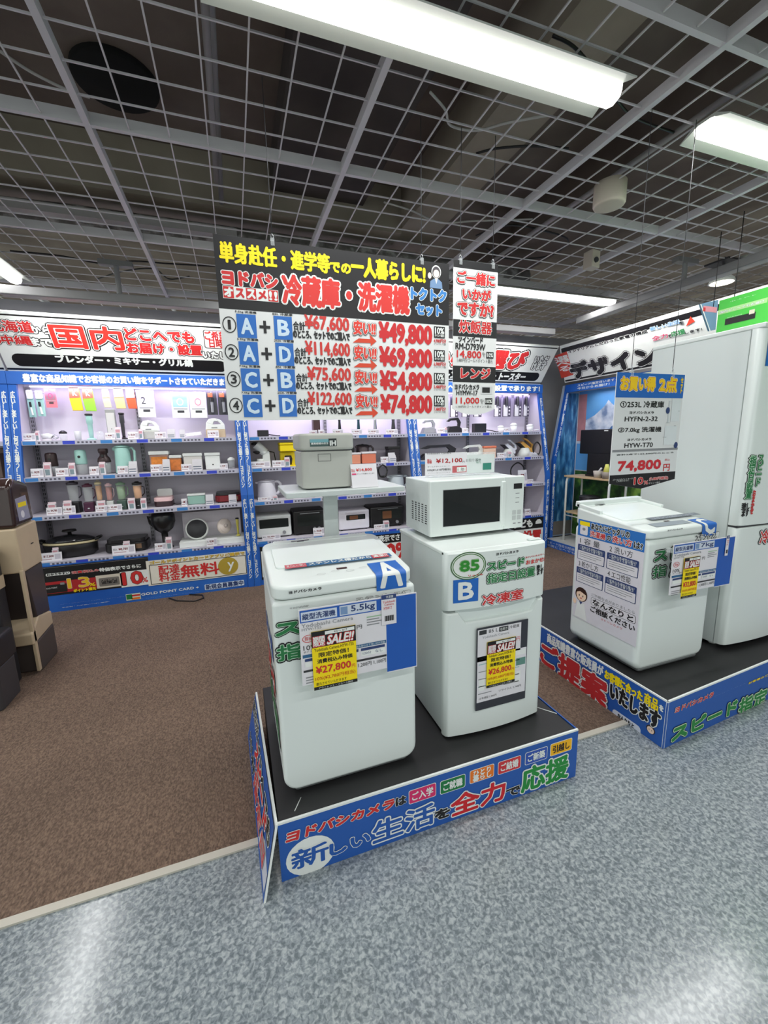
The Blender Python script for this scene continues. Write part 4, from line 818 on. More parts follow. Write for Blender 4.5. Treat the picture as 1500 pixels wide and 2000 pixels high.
b.text('85 L', x0p+w*.22, z1p-h*.075, x0p+w*.40, z1p-h*.035, BLK, .0005); b.rect(x0p+w*.42, z1p-h*.085, x0p+w*.60, z1p-h*.03, DKG, .0005); b.text('右開き', x0p+w*.44, z1p-h*.075, x0p+w*.58, z1p-h*.04, WH, .001); b.text('冷蔵庫', x0p+w*.62, z1p-h*.075, x0p+w*.82, z1p-h*.035, BLK, .0005); b.rect(x0p+w*.04, z1p-h*.08, x0p+w*.18, z1p-h*.03, DKG, .0005)
b.text('Yodobashi Camera', x0p+w*.10, z1p-h*.13, x0p+w*.62, z1p-h*.10, GY, .0005); b.text('0円', x0p+w*.74, z1p-h*.24, x0p+w*.84, z1p-h*.19, RD, .0005); b.text('10%', x0p+w*.06, z1p-h*.38, x0p+w*.18, z1p-h*.34, BLK, .0005)
for k in range(9): b.rect(x0p+w*(.04+.5*(k % 2)), z1p-h*(.44+.045*k), x0p+w*(.30+.55*(k % 2)), z1p-h*(.43+.045*k), GY if k % 3 else mat((150, 190, 190), .5), .0005)
b.rect(x0p+w*.78, z1p-h*.55, x0p+w*.97, z1p-h*.46, mat((96, 140, 130), .5), .0005); b.rect(x0p+w*.76, z1p-h*.42, x0p+w*.97, z1p-h*.36, WH, .0005)
for k in range(2): b.rect(x0p+w*(.05+.72*k), z1p-h*.76, x0p+w*(.16+.72*k), z1p-h*.62, WH, .0005)
b.text('10 年保証 1,940円', x0p+w*.06, z1p-h*.87, x0p+w*.40, z1p-h*.84, BLK, .0005); b.text('リサイクル 3,740円', x0p+w*.45, z1p-h*.83, x0p+w*.9, z1p-h*.80, BLK, .0005); b.build('poster_print', t2)
a_, c_ = ony(*P(548, 1562), 1.418), ony(*P(735, 1235), 1.418)
sale_card('yellow sale card reading 26,800 yen', 1.418, a_.x, a_.z, c_.x, c_.z, ('Yodobashi Camera HYDR-85-11', '¥26,800', '10%(¥2,680円相当)'), gap=.0035)

# --- tall fridge D
t = thing('tall_fridge', 'tall white two door fridge standing on the right stage', 'fridge', (3.0, 1.85, HP))
x0, x1 = 2.690, 3.275; zt = 2.10; zsplit = 1.000
b = MB(); b.box(x0+.005, 1.585, HP+.02, x1-.005, 2.16, zt-.012, APP2); b.build('cabinet', t, bevel=.006)
b = MB(); b.box(x0+.002, 1.52, zt-.014, x1-.002, 2.16, zt+.012, APP); b.build('top_cap', t, bevel=.006)
b = MB()
for xx in (x0+.06, x1-.06):
    for yy in (1.62, 2.1): b.cyl((xx, yy, HP), (xx, yy, HP+.022), .022, WH)
b.build('feet', t)
fridge_door('upper_door', t, x0, x1, zsplit+.006, zt-.014, 1.578, 1.508, .018, r=.03)
fridge_door('lower_door', t, x0, x1, HP+.03, zsplit-.006, 1.578, 1.508, .018, r=.03)
b = MB(); b.box(x0+.004, 1.53, zsplit-.006, x1-.004, 1.58, zsplit+.006, DKG); b.build('door_gap', t)
b = MB(FY(1.5055)); P = V(1380, 560, .25)
X0, Z1 = b.loc((1498, 655)); X0 = b.loc((1497, 660))[0]; X0 = ony(1497, 660, 1.53).x
for q in range(10): b.rect(X0+.014*q, Z1-.15, X0+.014*(q+1), Z1, BT, .0006)
b.text('D', X0+.03, Z1-.13, X0+.11, Z1-.02, WH, .0018, b=.05)
xv, zv = b.loc(P(360, 1660)); xv2, zv2 = b.loc(P(400, 1315)); xv = b.loc(P(345, 1480))[0]; xv2 = b.loc(P(390, 1480))[0]
b.text('\n'.join('指定日設置'), xv, zv, xv2, zv2, G2, .0006, b=.05, o=((mat((206, 232, 210), .5), .06), (BLK, .06)))
b.text('\n'.join('スピード'), xv2+.010, zv+.07, xv2+.055, zv2, G2, .0006, b=.04, o=((mat((206, 232, 210), .5), .06), (BLK, .06))); b.text('\n'.join('おまかせ'), xv2+.005, zv-.09, xv2+.03, zv+.05, RD, .0006, b=.04); b.text('致し\nます', xv-.005, zv-.10, xv2-.005, zv-.02, BLK, .0006, b=.04)
xr, zr = b.loc(P(425, 1990)); b.text('冷凍室', xr-.015, zr-.02, xr+.22, zr+.07, RD, .0006, b=.05, o=((WH, .06), (BLK, .05)))
for vv in b.v:
    u = (vv[:, 0]-x0)/(x1-x0); e = np.minimum(u, 1-u)*(x1-x0); vv[:, 1] += .018*(2*u-1)**2 + np.where(e < .03, .03-np.sqrt(np.maximum(0, .03**2-(.03-np.clip(e, 0, .03))**2)), 0)
b.build('door_stickers', t)

# ================================================================== microwave on the mini fridge
t = thing('microwave_oven', 'white microwave oven standing on the mini fridge', 'microwave', (1.05, 1.8, 1.086))
x0, x1, y0, y1, z0, z1 = .797, 1.303, 1.651, 1.945, 1.102, 1.359
b = MB(); b.box(x0+.004, y0+.028, z0, x1-.004, y1, z1-.004, APP2)
b.F = FX(x0+.0035)
for r_ in range(5):
    for c_ in range(9):
        yy = -(1.70+.038*r_); zz = z0+.055+.0105*c_; b.rect(yy-.011, zz, yy+.008, zz+.0045, DK, .0008)
b.build('case', t, bevel=.006)
b = MB(); b.box(x0, y0, z0+.002, x1-.115, y0+.026, z1, APP); dr = b.build('door', t, bevel=.007)
b = MB(FY(y0)); wx0, wz0, wx1, wz1 = .862, z0+.046, 1.162, z1-.044
b.rect(wx0, wz0, wx1, wz1, mat((30, 33, 33), .06, coat=.6), .0006); b.rect(wx0-.003, wz0-.003, wx1+.003, wz1+.003, mat((200, 206, 204), .4), .0003); b.build('window', dr)
b = MB(); b.box(x1-.115, y0+.006, z0+.002, x1, y0+.026, z1, APP); cpn = b.build('control_panel', t, bevel=.006)
b = MB(); b.box(x1-.135, y0-.006, z0+.022, x1-.112, y0+.004, z1-.02, APP); b.build('door_handle', dr, bevel=.005)
b = MB(FY(y0+.006)); b.rect(x1-.062, z1-.062, x1-.014, z1-.036, DK, .0006)
for k in range(3): b.rect(x1-.05, z1-.085-.022*k, x1-.028, z1-.082-.022*k, GY, .0006)
for k in range(4): b.rr(x1-.066+.028*(k % 2), z0+.07-.026*(k//2), x1-.044+.028*(k % 2), z0+.092-.026*(k//2), .003, mat((196, 202, 200), .5), .0006)
for k in range(2): b.rect(x1-.06+.028*k, z0+.025, x1-.044+.028*k, z0+.03, GY, .0006)
b.build('key_markings', cpn)
b = MB()
for xx in (x0+.05, x1-.06):
    for yy in (y0+.07, y1-.05): b.cyl((xx, yy, 1.0885), (xx, yy, z0+.001), .014, DK)
b.build('feet', t)
P = V(780, 870, 220/1500); Y = 1.86
t = thing('price_card', 'clear stand with white card reading 12,100 yen on the microwave', 'price card', (1.05, Y, z1))
b = MB(FY(Y)); q0 = b.loc(P(355, 375)); q1 = b.loc(P(1280, 60)); qm = b.loc(P(900, 370)); zb = z1+.0005
b.prism([(q0[0], zb), (q1[0], zb), (q1[0], q1[1]-.01), (q0[0], q1[1]-.004)], -.006, -.003, GLASS); b.F = None; b.box(q0[0], Y-.04, zb, q1[0], Y+.006, zb+.003, GLASS); b.build('clear_stand', t)
b = MB(FY(Y)); b.prism([(q0[0]-.004, zb+.004), (qm[0], zb+.004), (qm[0], q1[1]-.005), (q0[0]-.004, q1[1]-.005)], -.0024, -.0012, LBL); b.prism([(qm[0], zb+.004), (q1[0]-.004, zb+.004), (q1[0]-.004, q1[1]-.02), (qm[0], q1[1]-.02)], -.0024, -.0012, mat((214, 222, 220), .5)); b.build('paper', t)
b = MB(FY(Y+.0008)); b.T('Yodobashi Camera', P(358, 122), P(690, 88), BLK, .0005); b.T('¥12,100', P(490, 245), P(838, 165), mat((170, 20, 28), .5), .0005, b=.04); b.T('円', P(840, 230), P(868, 205), BLK, .0005)
b.T('税込\n特価', P(370, 245), P(430, 180), RD, .0005, b=.03); b.T('ゴールドポイントカード', P(375, 295), P(670, 265), BLK, .0005); b.T('10%(¥1,210円相当)', P(372, 350), P(685, 300), BLK, .0005, b=.02); b.T('ポイント還元いたします', P(380, 375), P(675, 352), BLK, .0005)
b.build('price_print', t)
b = MB(FY(Y+.0008)); b.R(P(705, 365), P(895, 265), mat((190, 90, 96), .5), .0003); b.R(P(765, 352), P(885, 285), WH, .0006); b.T('1 年', P(775, 345), P(870, 292), DK, .001); b.T('お取り寄せ', P(885, 220), P(1085, 170), GY, .0005); b.R(P(1110, 325), P(1225, 230), mat((50, 130, 112), .5), .0005); b.T('出力', P(1025, 240), P(1085, 170), mat((90, 140, 120), .5), .0005)
b.build('detail_print', t)

# ================================================================== tray stand with the rice cooker
t = thing('tray_stand', 'white pole stand with a flat tray behind washer A', 'stand', (.41, 1.99, 0))
SM = mat((196, 204, 202), .4); TZ = 1.332
b = MB(); b.box(.385, 1.975, .24, .455, 2.005, TZ-.02, SM); b.build('pole', t, bevel=.004)
b = MB(); b.box(.26, 1.915, HP, .58, 2.06, HP+.012, SM); b.build('base_plate', t, bevel=.004)
b = MB(); b.prism(rrpts(.185, 1.76, .725, 2.11, .012), TZ-.024, TZ, SM); b.build('tray', t, bevel=.004)
t = thing('rice_cooker', 'greige square rice cooker with IH badge on the tray stand', 'rice cooker', (.39, 1.93, TZ))
CK = mat((182, 184, 176), .42, var=.02)
b = MB(); b.prism(rrpts(.268, 1.815, .500, 2.06, .035, 7), TZ+.006, TZ+.168, CK); b.build('body', t, bevel=.006)
b = MB(); b.prism(rrpts(.262, 1.808, .506, 2.066, .04, 7), TZ+.172, TZ+.245, CK); lid_ = b.build('lid', t, bevel=.012)
b = MB(); b.prism(rrpts(.272, 1.82, .496, 2.05, .035, 7), TZ+.166, TZ+.174, DKG); b.build('seam', t)
b = MB(); b.prism(rrpts(.285, 1.83, .485, 2.03, .03, 7), TZ+.001, TZ+.007, DKG); b.build('feet', t)
P = V(570, 840, 230/1500)
b = MB(FY(1.8072)); b.R(P(232, 212), P(568, 112), mat((62, 88, 84), .45), .0004); b.R(P(232, 160), P(470, 114), mat((112, 168, 176), .45), .0007); b.R(P(470, 206), P(568, 106), mat((34, 44, 44), .45), .0007); b.T('IH', P(485, 198), P(558, 132), WH, .0012, b=.06); b.T('最高級極め炊き', P(245, 186), P(462, 155), WH, .0012, b=.03); b.build('badge_sticker', lid_)
b = MB(FY(1.8142)); x0, z0 = b.loc(P(335, 400)); x1, z1_ = b.loc(P(495, 300))
for a in ((x0, z0, x1, z0+.0015), (x0, z1_-.0015, x1, z1_), (x0, z0, x0+.0015, z1_), (x1-.0015, z0, x1, z1_)): b.rect(*a, DKG, .0006)
b.build('open_button', t)
P = V(640, 810, 190/1500)
t = thing('price_card', 'white tent card reading 14,800 yen beside the rice cooker', 'price card', (.60, 1.80, TZ))
Y = 1.79; F = frame((0, Y, TZ+.001), (1, 0, 0), (0, .25, 1)); b = MB(F); q0 = b.loc(P(370, 1000)); q1 = b.loc(P(745, 750)); b.prism([(q0[0], 0), (q1[0], 0), (q1[0], q1[1]), (q0[0], q1[1])], -.002, 0, LBL); b.F = None; b.box(q0[0], Y, TZ+.001, q1[0], Y+.05, TZ+.003, LBL); b.build('card', t)
b = MB(F @ Matrix.Translation((0, 0, .0006))); b.T('¥14,800', P(440, 880), P(680, 820), RD, .0005, b=.04); b.T('税込\n特価', P(365, 890), P(415, 835), RD, .0005); b.T('ポイント10%還元いたします', P(450, 925), P(720, 890), BLK, .0005)
b.R(P(375, 930), P(440, 905), PINK, .0004); b.build('card_print', t)

# ================================================================== hanging price banner
P = V(400, 440, .4); YBN = 2.0
def strings(t, xs, z, y):
    for x in xs:
        b = MB(); b.tube([(x, y+.004, z-.01), (x, y+.004, GZ)], .0016, DKG, 6); b.build('hanging_string', t)
def clips(t, xs, z, y):
    for x in xs:
        b = MB(); b.box(x-.008, y-.004, z-.018, x+.008, y+.010, z+.012, GLASS); b.tube([(x, y+.003, z+.01), (x-.006, y+.003, z+.02), (x, y+.003, z+.03), (x+.006, y+.003, z+.02), (x, y+.003, z+.01)], .0015, STEEL, 6); b.build('clip', t)
x0, x1 = -.0165, 1.073; z0, z1 = 1.642, 2.392
t = thing('price_banner', 'large hanging price banner listing four fridge and washer sets', 'sign', ((x0+x1)/2, YBN, z0))
b = MB(FY(YBN)); b.prism([(x0, z0), (x1, z0), (x1, z1), (x0, z1)], -.004, 0, mat((226, 228, 226), .5, var=.01)); zb = b.loc(P(70, 405))[1]; b.rect(x0, zb, x1, z1, BLK, .0006); b.build('panel', t)
b = MB(FY(YBN-.0012))
b.T('単身赴任・進学等', P(75, 178), P(608, 143), YE, .0006, b=.055); b.T('での', P(612, 228), P(712, 190), YE, .0006, b=.055); b.T('一人暮らしに!', P(716, 248), P(1076, 195), YE, .0006, b=.055)
b.T('ヨドバシ', P(85, 290), P(355, 240), RD, .0006, b=.06, o=((WH, .055),))
q0 = b.loc(P(90, 355)); q1 = b.loc(P(358, 318)); b.rect(q0[0], q0[1], q1[0], q1[1], WH, .0003); n = 5; sw = (q1[0]-q0[0])/n
for k in range(n):
    b.rect(q0[0]+sw*k+.002, q0[1]+.002, q0[0]+sw*(k+1)-.002, q1[1]-.002, RD if k % 2 == 0 else WH, .0006); c = 'オススメ‼'[k]
    b.text('!!' if k == 4 else c, q0[0]+sw*k+.006, q0[1]+.007, q0[0]+sw*(k+1)-.006, q1[1]-.007, WH if k % 2 == 0 else RD, .0012, b=.06)
b.T('冷蔵庫・洗濯機', P(380, 392), P(1000, 300), mat((214, 52, 46), .5), .0006, b=.06, o=((WH, .05),)); b.T('トクトク', P(1006, 362), P(1180, 318), mat((56, 128, 196), .5), .0006, b=.06, o=((WH, .05),)); b.T('セット', P(1030, 438), P(1158, 392), mat((56, 128, 196), .5), .0006, b=.06, o=((WH, .05),))
cx, cz = b.loc(P(1130, 228)); b.ell(cx, cz, .026, .030, WH, .0005); b.ell(cx, cz-.002, .022, .026, mat((70, 66, 70), .5), .0009); b.ell(cx, cz-.008, .016, .018, mat((240, 216, 206), .5), .0013); b.poly([(cx-.035, cz-.075), (cx-.033, cz-.045), (cx-.012, cz-.032), (cx+.012, cz-.032), (cx+.030, cz-.045), (cx+.034, cz-.075)], mat((110, 140, 176), .5), .0009); b.poly([(cx-.008, cz-.03), (cx+.008, cz-.03), (cx, cz-.055)], WH, .0013); b.ell(cx-.036, cz-.02, .010, .014, mat((240, 216, 206), .5), .0009)
ry0 = b.loc(P(120, 485))[1]; ry3 = b.loc(P(157, 880))[1]; pr = (ry0-ry3)/3
base = b.loc(P(120, 485)); cxn = base[0]
rowx = lambda X, Y_: (b.loc(P(X, Y_))[0], b.loc(P(X, Y_))[1])
for k, (l1, l2, cap1, cap2, was, now, pts) in enumerate((('A', 'B', '5.5kg 洗濯機', '85L 冷蔵庫', '¥67,600', '¥49,800', '4,980円分'), ('A', 'D', '5.5kg 洗濯機', '253L 冷蔵庫', '¥114,600', '¥69,800', '6,980円分'), ('C', 'B', '7.0kg 洗濯機', '85L 冷蔵庫', '¥75,600', '¥54,800', '5,480円分'), ('C', 'D', '7.0kg 洗濯機', '253L 冷蔵庫', '¥122,600', '¥74,800', '7,480円分'))):
    dz = -pr*k
    def rb(bl, tr): p, q = b.loc(P(*bl)), b.loc(P(*tr)); return p[0], p[1]+dz, q[0], q[1]+dz
    b.ell(cxn, base[1]+dz, .028, .033, BLK, .0004, 28, ring=.004); wd = .0052 if k == 0 else .012; b.text('1234'[k], cxn-wd, base[1]+dz-.019, cxn+wd, base[1]+dz+.019, BLK, .0004, b=.04)
    for ch, bl, tr, cp in ((l1, (162, 548), (248, 438), cap1), (l2, (342, 556), (424, 448), cap2)):
        X0, Z0b, X1, Z1b = rb(bl, tr); b.rect(X0, Z0b, X1, Z1b, mat((40, 108, 190), .5), .0004); b.text(ch, X0+.016, Z0b+.016, X1-.014, Z1b-.016, mat((206, 226, 240), .5), .0010, b=.05); b.text(cp, X0-.004, Z1b+.003, X1+.004, Z1b+.014, BLK, .0004, b=.03)
    X0, Z0b, X1, Z1b = rb((265, 532), (322, 462)); xm, zm = (X0+X1)/2, (Z0b+Z1b)/2; hw = .023; b.rect(xm-hw, zm-.006, xm+hw, zm+.006, BLK, .0004); b.rect(xm-.006, zm-.026, xm+.006, zm+.026, BLK, .0005)
    b.text('合計', *rb((432, 510), (488, 472)), BLK, .0004, b=.04); b.text(was, *rb((490 if len(was) < 8 else 486, 514), (703, 452)), mat((206, 56, 50), .5), .0004, b=.04); b.text('のところ、セットでのご購入で', *rb((432, 550), (707, 525)), BLK, .0004, b=.04)
    X0, Z0b, X1, Z1b = rb((722, 568), (838, 548)); b.poly([(X0, Z0b-.004), (X0+.03, Z0b+.016), (X1-.03, Z0b+.016), (X1-.035, Z1b+.012), (X1, Z0b+.008), (X1-.03, Z0b-.016), (X1-.03, Z0b-.002)], mat((214, 70, 40), .5), .0004)
    b.text('安い!!', *rb((724, 535), (835, 470)), mat((224, 64, 50), .5), .0010, b=.05, o=((WH, .04), (BLK, .035)), shear=.1)
    b.text(now, *rb((852, 582), (1108, 490)), mat((204, 40, 44), .5), .0004, b=.055)
    b.rect(*rb((1119, 549), (1172, 497)), BLK, .0004); b.text('10%', *rb((1124, 530), (1168, 502)), WH, .0010, b=.05); b.text('ポイント還元', *rb((1123, 544), (1168, 534)), WH, .0010, b=.03); b.text(pts, *rb((1118, 574), (1178, 556)), RD, .0004, b=.03); b.text('ゴールドポイント還元', *rb((1118, 584), (1178, 577)), BLK, .0004)
b.build('banner_print', t)
clips(t, (.222, .925), z1, YBN)
strings(t, (.222, .925), z1+.03, YBN)
# side strip
x0, x1 = 1.0975, 1.357; z0, z1 = 1.745, 2.402
t = thing('price_strip', 'narrow hanging price strip for rice cooker and microwave beside the big banner', 'sign', ((x0+x1)/2, YBN, z0))
b = MB(FY(YBN)); xm = (x0+x1)/2; zbm = b.loc(P(1290, 925))[1]; zbs = b.loc(P(1220, 895))[1]
cv = [(x0+(x1-x0)*(i/12), zbs-(zbs-zbm)*math.sin(math.pi*i/12)**.8) for i in range(13)]
b.prism(cv+[(x1, z1), (x0, z1)], -.003, 0, mat((226, 228, 226), .5, var=.01))
zz = lambda X, Y_: b.loc(P(X, Y_))[1]
for a_, c_ in (((1218, 540), (1218, 458)), ((1218, 765), (1218, 685))): b.rect(x0, zz(*a_), x1, zz(*c_), BLK, .0006)
b.rect(x0-.001, z1-.02, x1, z1+.015, BLK, .0004); b.build('panel', t)
b = MB(FY(YBN-.0012)); ol = ((WH, .05), (BLK, .045))
b.T('ご一緒に', P(1230, 285), P(1418, 240), RD, .0006, b=.05, o=ol); b.T('いかが', P(1256, 362), P(1398, 318), RD, .0006, b=.05, o=ol); b.T('ですか?', P(1230, 440), P(1412, 385), RD, .0006, b=.05, o=ol)
b.T('炊飯器', P(1240, 525), P(1402, 472), RD, .0006, b=.05, o=WO); b.T('ツインバード', P(1238, 570), P(1358, 548), BLK, .0004, b=.04); b.T('RM-D793W', P(1224, 605), P(1370, 582), BLK, .0004, b=.04)
b.T('14,800', P(1230, 650), P(1350, 616), RD, .0004, b=.04); b.T('税込\n円', P(1355, 648), P(1370, 620), DKG, .0004); b.R(P(1374, 650), P(1410, 620), BLK, .0003); b.T('10%', P(1378, 644), P(1407, 626), WH, .0008, b=.04); b.T('1,480円分ゴールドポイント還元', P(1232, 668), P(1405, 655), BLK, .0004)
b.T('レンジ', P(1248, 748), P(1395, 700), RD, .0006, b=.05, o=WO); b.T('ヨドバシカメラ', P(1220, 802), P(1340, 778), BLK, .0004, b=.04); b.T('HYMW-17', P(1228, 830), P(1332, 808), BLK, .0004, b=.04); b.R(P(1354, 818), P(1392, 792), DK, .0004); b.R(P(1348, 824), P(1404, 788), mat((210, 212, 212), .5), .0002)
b.T('11,000', P(1226, 875), P(1340, 842), RD, .0004, b=.04); b.T('税込\n円', P(1345, 875), P(1362, 848), DKG, .0004); b.R(P(1368, 874), P(1404, 845), BLK, .0003); b.T('10%', P(1371, 868), P(1401, 851), WH, .0008, b=.04); b.T('1,100円分ゴールドポイント還元', P(1226, 892), P(1400, 880), BLK, .0004)
b.build('strip_print', t)
clips(t, (x0+.04, x1-.03), z1+.012, YBN); strings(t, (x0+.04, x1-.03), z1+.04, YBN)

# set price sign over the larger washer
P = V(1170, 710, 190/1407); Y = 1.62
t = thing('price_banner', 'blue topped hanging set price sign above the larger washer', 'sign', (2.0, Y, 1.35))
b = MB(FY(Y)); L = b.loc
c = [L(P(150, 1625)), L(P(1085, 1575)), L(P(1262, 145)), L(P(268, 125))]; x0, x1 = (c[0][0]+c[3][0])/2, (c[1][0]+c[2][0])/2; zt = c[3][1]; zb = L(P(150, 1740))[1]
xm = L(P(600, 1810))[0]; zmid = L(P(620, 1810))[1]
b.prism([(x0, zb), (xm, zmid), (x1, zb), (x1, zt), (x0, zt)], -.004, 0, mat((226, 228, 228), .5, var=.01))
zs = L(P(250, 490))[1]; b.rect(x0, zs, x1, zt, BT, .0006); zk = L(P(150, 1620))[1]; b.poly([(x0, zb), (xm, zmid), (x1, zb), (x1, zk), (x0, zk)], BLK, .0006); b.build('panel', t)
b = MB(FY(Y-.0012)); YO = mat((250, 206, 20), .5)
b.T('お買い得', P(300, 395), P(825, 195), YO, .0006, b=.05, o=((mat((196, 60, 50), .5), .025), (WH, .04))); b.T('2点', P(858, 415), P(1140, 200), YO, .0006, b=.06, o=((mat((196, 60, 50), .5), .025), (WH, .04))); b.T('セ\nッ\nト', P(1165, 430), P(1222, 205), YO, .0006, b=.05)
b.T('①253L 冷蔵庫', P(305, 640), P(945, 545), BLK, .0004, b=.03); b.T('ヨドバシカメラ', P(440, 730), P(795, 690), BLK, .0004, b=.03); b.T('HYFN-2-32', P(370, 838), P(850, 765), BLK, .0004, b=.03)
b.T('②7.0kg 洗濯機', P(275, 1012), P(905, 912), BLK, .0004, b=.03); b.T('ヨドバシカメラ', P(410, 1120), P(758, 1075), BLK, .0004, b=.03); b.T('HYW-T70', P(365, 1222), P(780, 1140), BLK, .0004, b=.03)
b.R(P(195, 1252), P(1135, 1246), GY, .0004); b.T('合計2点で122,600円のところ', P(250, 1335), P(1080, 1275), BLK, .0004, b=.025); b.T('74,800', P(268, 1580), P(900, 1385), mat((206, 40, 52), .5), .0004, b=.07); b.T('税込', P(950, 1410), P(1025, 1375), RD, .0004); b.T('円', P(925, 1555), P(1025, 1450), RD, .0004, b=.04)
b.T('ゴールドポイントカード\nご利用でさらに', P(195, 1720), P(485, 1650), WH, .0010); b.T('10', P(495, 1755), P(640, 1640), RD, .0010, b=.06, o=((WH, .05),)); b.T('%', P(642, 1750), P(710, 1690), RD, .0010, b=.05, o=((WH, .06),)); b.T('(7,480円相当)', P(720, 1700), P(1000, 1625), RD, .0010, b=.05, o=((WH, .07),)); b.T('ポイント還元', P(715, 1745), P(880, 1705), WH, .0010)
b.R(P(1030, 840), P(1185, 520), mat((222, 228, 230), .5), .0004); b.R(P(985, 850), P(1035, 540), mat((206, 212, 214), .5), .0003); q = L(P(992, 680)); b.ell(q[0], q[1], .014, .017, NAVY, .0008); q = L(P(1105, 1180)); b.ell(q[0], q[1], .014, .017, NAVY, .0008); b.R(P(930, 1180), P(1130, 900), mat((222, 228, 230), .5), .0004)
for bl, tr in (((1140, 690), (1170, 685)), ((965, 860), (1020, 855)), ((920, 1068), (970, 1062)), ((1080, 905), (1110, 898))): b.R(P(*bl), P(*tr), GY, .0009)
b.build('banner_print', t); xs = (L(P(480, 100))[0], L(P(1075, 110))[0]); clips(t, xs, zt, Y); strings(t, xs, zt+.03, Y)

# ================================================================== goods on the wall shelves (each builder: origin at the base centre, front towards -y)
def b_card(t, w, h, **k):
    b = MB(frame((0, 0, 0), (1, 0, 0), (0, .18, 1))); b.prism([(-w/2, 0), (w/2, 0), (w/2, h), (-w/2, h)], -.004, 0, LBL)
    b.text('税込', -w*.45, h*.45, -w*.28, h*.7, BLK, .0006); b.text(k.get('price', '¥4,980'), -w*.22, h*.42, w*.18, h*.72, mat((120, 50, 56), .5), .0006, b=.03)
    b.rect(w*.22, h*.2, w*.45, h*.8, mat((190, 186, 196), .5), .0005); b.rect(-w*.42, h*.2, w*.1, h*.28, mat((176, 146, 150), .5), .0005)
    b.F = None; b.box(-w/2, 0, 0, w/2, .02, .002, LBL); b.build('card', t)
def b_leaflets(t, w, h, **k):
    b = MB(); b.box(-w/2, -.005, 0, w/2, .012, h*.86, LBL); b.F = FY(-.0056); b.rect(-w*.4, h*.55, w*.4, h*.8, mat((206, 150, 160), .5)); b.rect(-w*.3, h*.1, w*.3, h*.5, mat((130, 150, 156), .5)); b.build('leaflet_stack', t)
    b = MB(); b.box(-w/2, .014, 0, w/2, .018, h, mat((226, 206, 212), .5)); b.build('backing_card', t)
def b_strips(t, w, h, **k):
    b = MB(); n = 4
    for i in range(n): b.box(-w/2, -.03+.016*i, 0, w/2, -.028+.016*i, h*(.55+.15*i), LBL)
    b.F = FY(-.0305); b.rect(-w*.42, h*.12, w*.42, h*.20, mat((110, 120, 136), .5)); b.rect(-w*.42, h*.32, w*.42, h*.40, mat((110, 120, 136), .5)); b.build('leaflet_fan', t)
def b_pack(t, w, h, top=WH, body=MINT, acc=DK, shape='tool', **k):
    # hung from a wire hook; origin at the bottom edge
    if shape == 'pouch':
        b = MB(FY(0)); b.prism([(-w*.36, h), (w*.36, h), (w*.42, h*.62), (w*.5, 0), (-w*.3, 0), (-w*.42, h*.5)], -.008, .008, body); b.build('pouch', t, bevel=.004)
        b = MB(FY(-.0085)); b.prism([(-w*.4, h*.55), (w*.4, h*.58), (w*.36, h*1.02), (-w*.36, h*1.02)], -.001, .001, top); b.build('header_card', t)
        if k.get('letter'): b = MB(FY(-.0105)); b.text(k['letter'], -w*.12, h*.66, w*.2, h*.88, WH, .0004, b=.05); b.build('printed_letter', t)
    elif shape == 'card':
        b = MB(FY(0)); b.prism([(-w/2, 0), (w/2, 0), (w/2, h), (-w/2, h)], -.006, 0, top); b.build('card', t)
        b = MB(FY(-.001)); b.rect(-w*.42, h*.42, w*.42, h*.9, body, .0002); b.ell(0, h*.62, w*.2, h*.14, acc, .0006, 16, ring=w*.05); b.rect(-w*.4, h*.33, w*.4, h*.37, GY, .0004); b.rect(-w*.2, h*.2, w*.2, h*.29, DKG, .0004); b.build('card_print', t)
        if k.get('letter'): b = MB(FY(-.0025)); b.text(k['letter'], -w*.25, h*.5, 0, h*.75, DKG, .0004); b.build('printed_letter', t)
    elif shape == 'mixer':
        b = MB(FY(.002)); b.prism([(-w/2, 0), (w/2, 0), (w/2, h), (-w/2, h)], -.003, 0, DKG); b.build('card', t)
        b = MB(); b.cyl((0, -.012, h*.1), (0, -.012, h*.55), w*.14, GY); b.build('shaft', t); b = MB(); b.cyl((0, -.012, h*.55), (0, -.012, h*.72), w*.2, DK); b.rect; b.build('grip', t); b = MB(FY(-.0015)); b.rect(-w*.35, h*.75, w*.1, h*.92, mat((206, 90, 50), .5), .0004); b.rect(-w*.14, h*.62, w*.14, h*.70, WH, .024); b.build('card_print', t)
    elif shape == 'slim':
        b = MB(FY(.002)); b.prism([(-w/2, 0), (w/2, 0), (w/2, h), (-w/2, h)], -.003, 0, mat((84, 78, 96), .5)); b.build('card', t)
        b = MB(FY(-.0015)); b.rect(-w*.42, h*.02, w*.1, h*.55, LBL, .0004); b.rect(-w*.3, h*.6, 0, h*.85, DK, .0004)
        for q in range(3): b.ell(w*.3, h*(.12+.16*q), w*.1, h*.04, LBL, .0004, 10)
        b.build('card_print', t); b = MB(); b.cyl((-w*.1, -.014, h*.5), (-w*.1, -.014, h*.95), w*.14, DKG); b.build('grip', t)
    else:
        b = MB(FY(.002)); b.prism([(-w*.45, 0), (w*.45, 0), (w*.45, h*.72), (w*.3, h*.98), (-w*.3, h*.98), (-w*.45, h*.72)], -.003, 0, body); b.build('card', t)
        b = MB(FY(0)); b.prism(rrpts(-w*.4, h*.68, w*.4, h, w*.15), -.002, .006, top); b.build('header_card', t)
        b = MB(); b.cyl((w*.1, -.012, h*.08), (-w*.02, -.012, h*.36), w*.13, WH); b.build('handle', t); b = MB(); b.cyl((-w*.02, -.012, h*.38), (-w*.04, -.012, h*.56), w*.14, acc); b.build('blade', t)
    z = h*.9; b = MB(); b.tube([(0, .134, z+.012), (0, -.022, z+.002), (0, -.026, z+.014)], .0025, STEEL, 6); b.build('wire_hook', t)
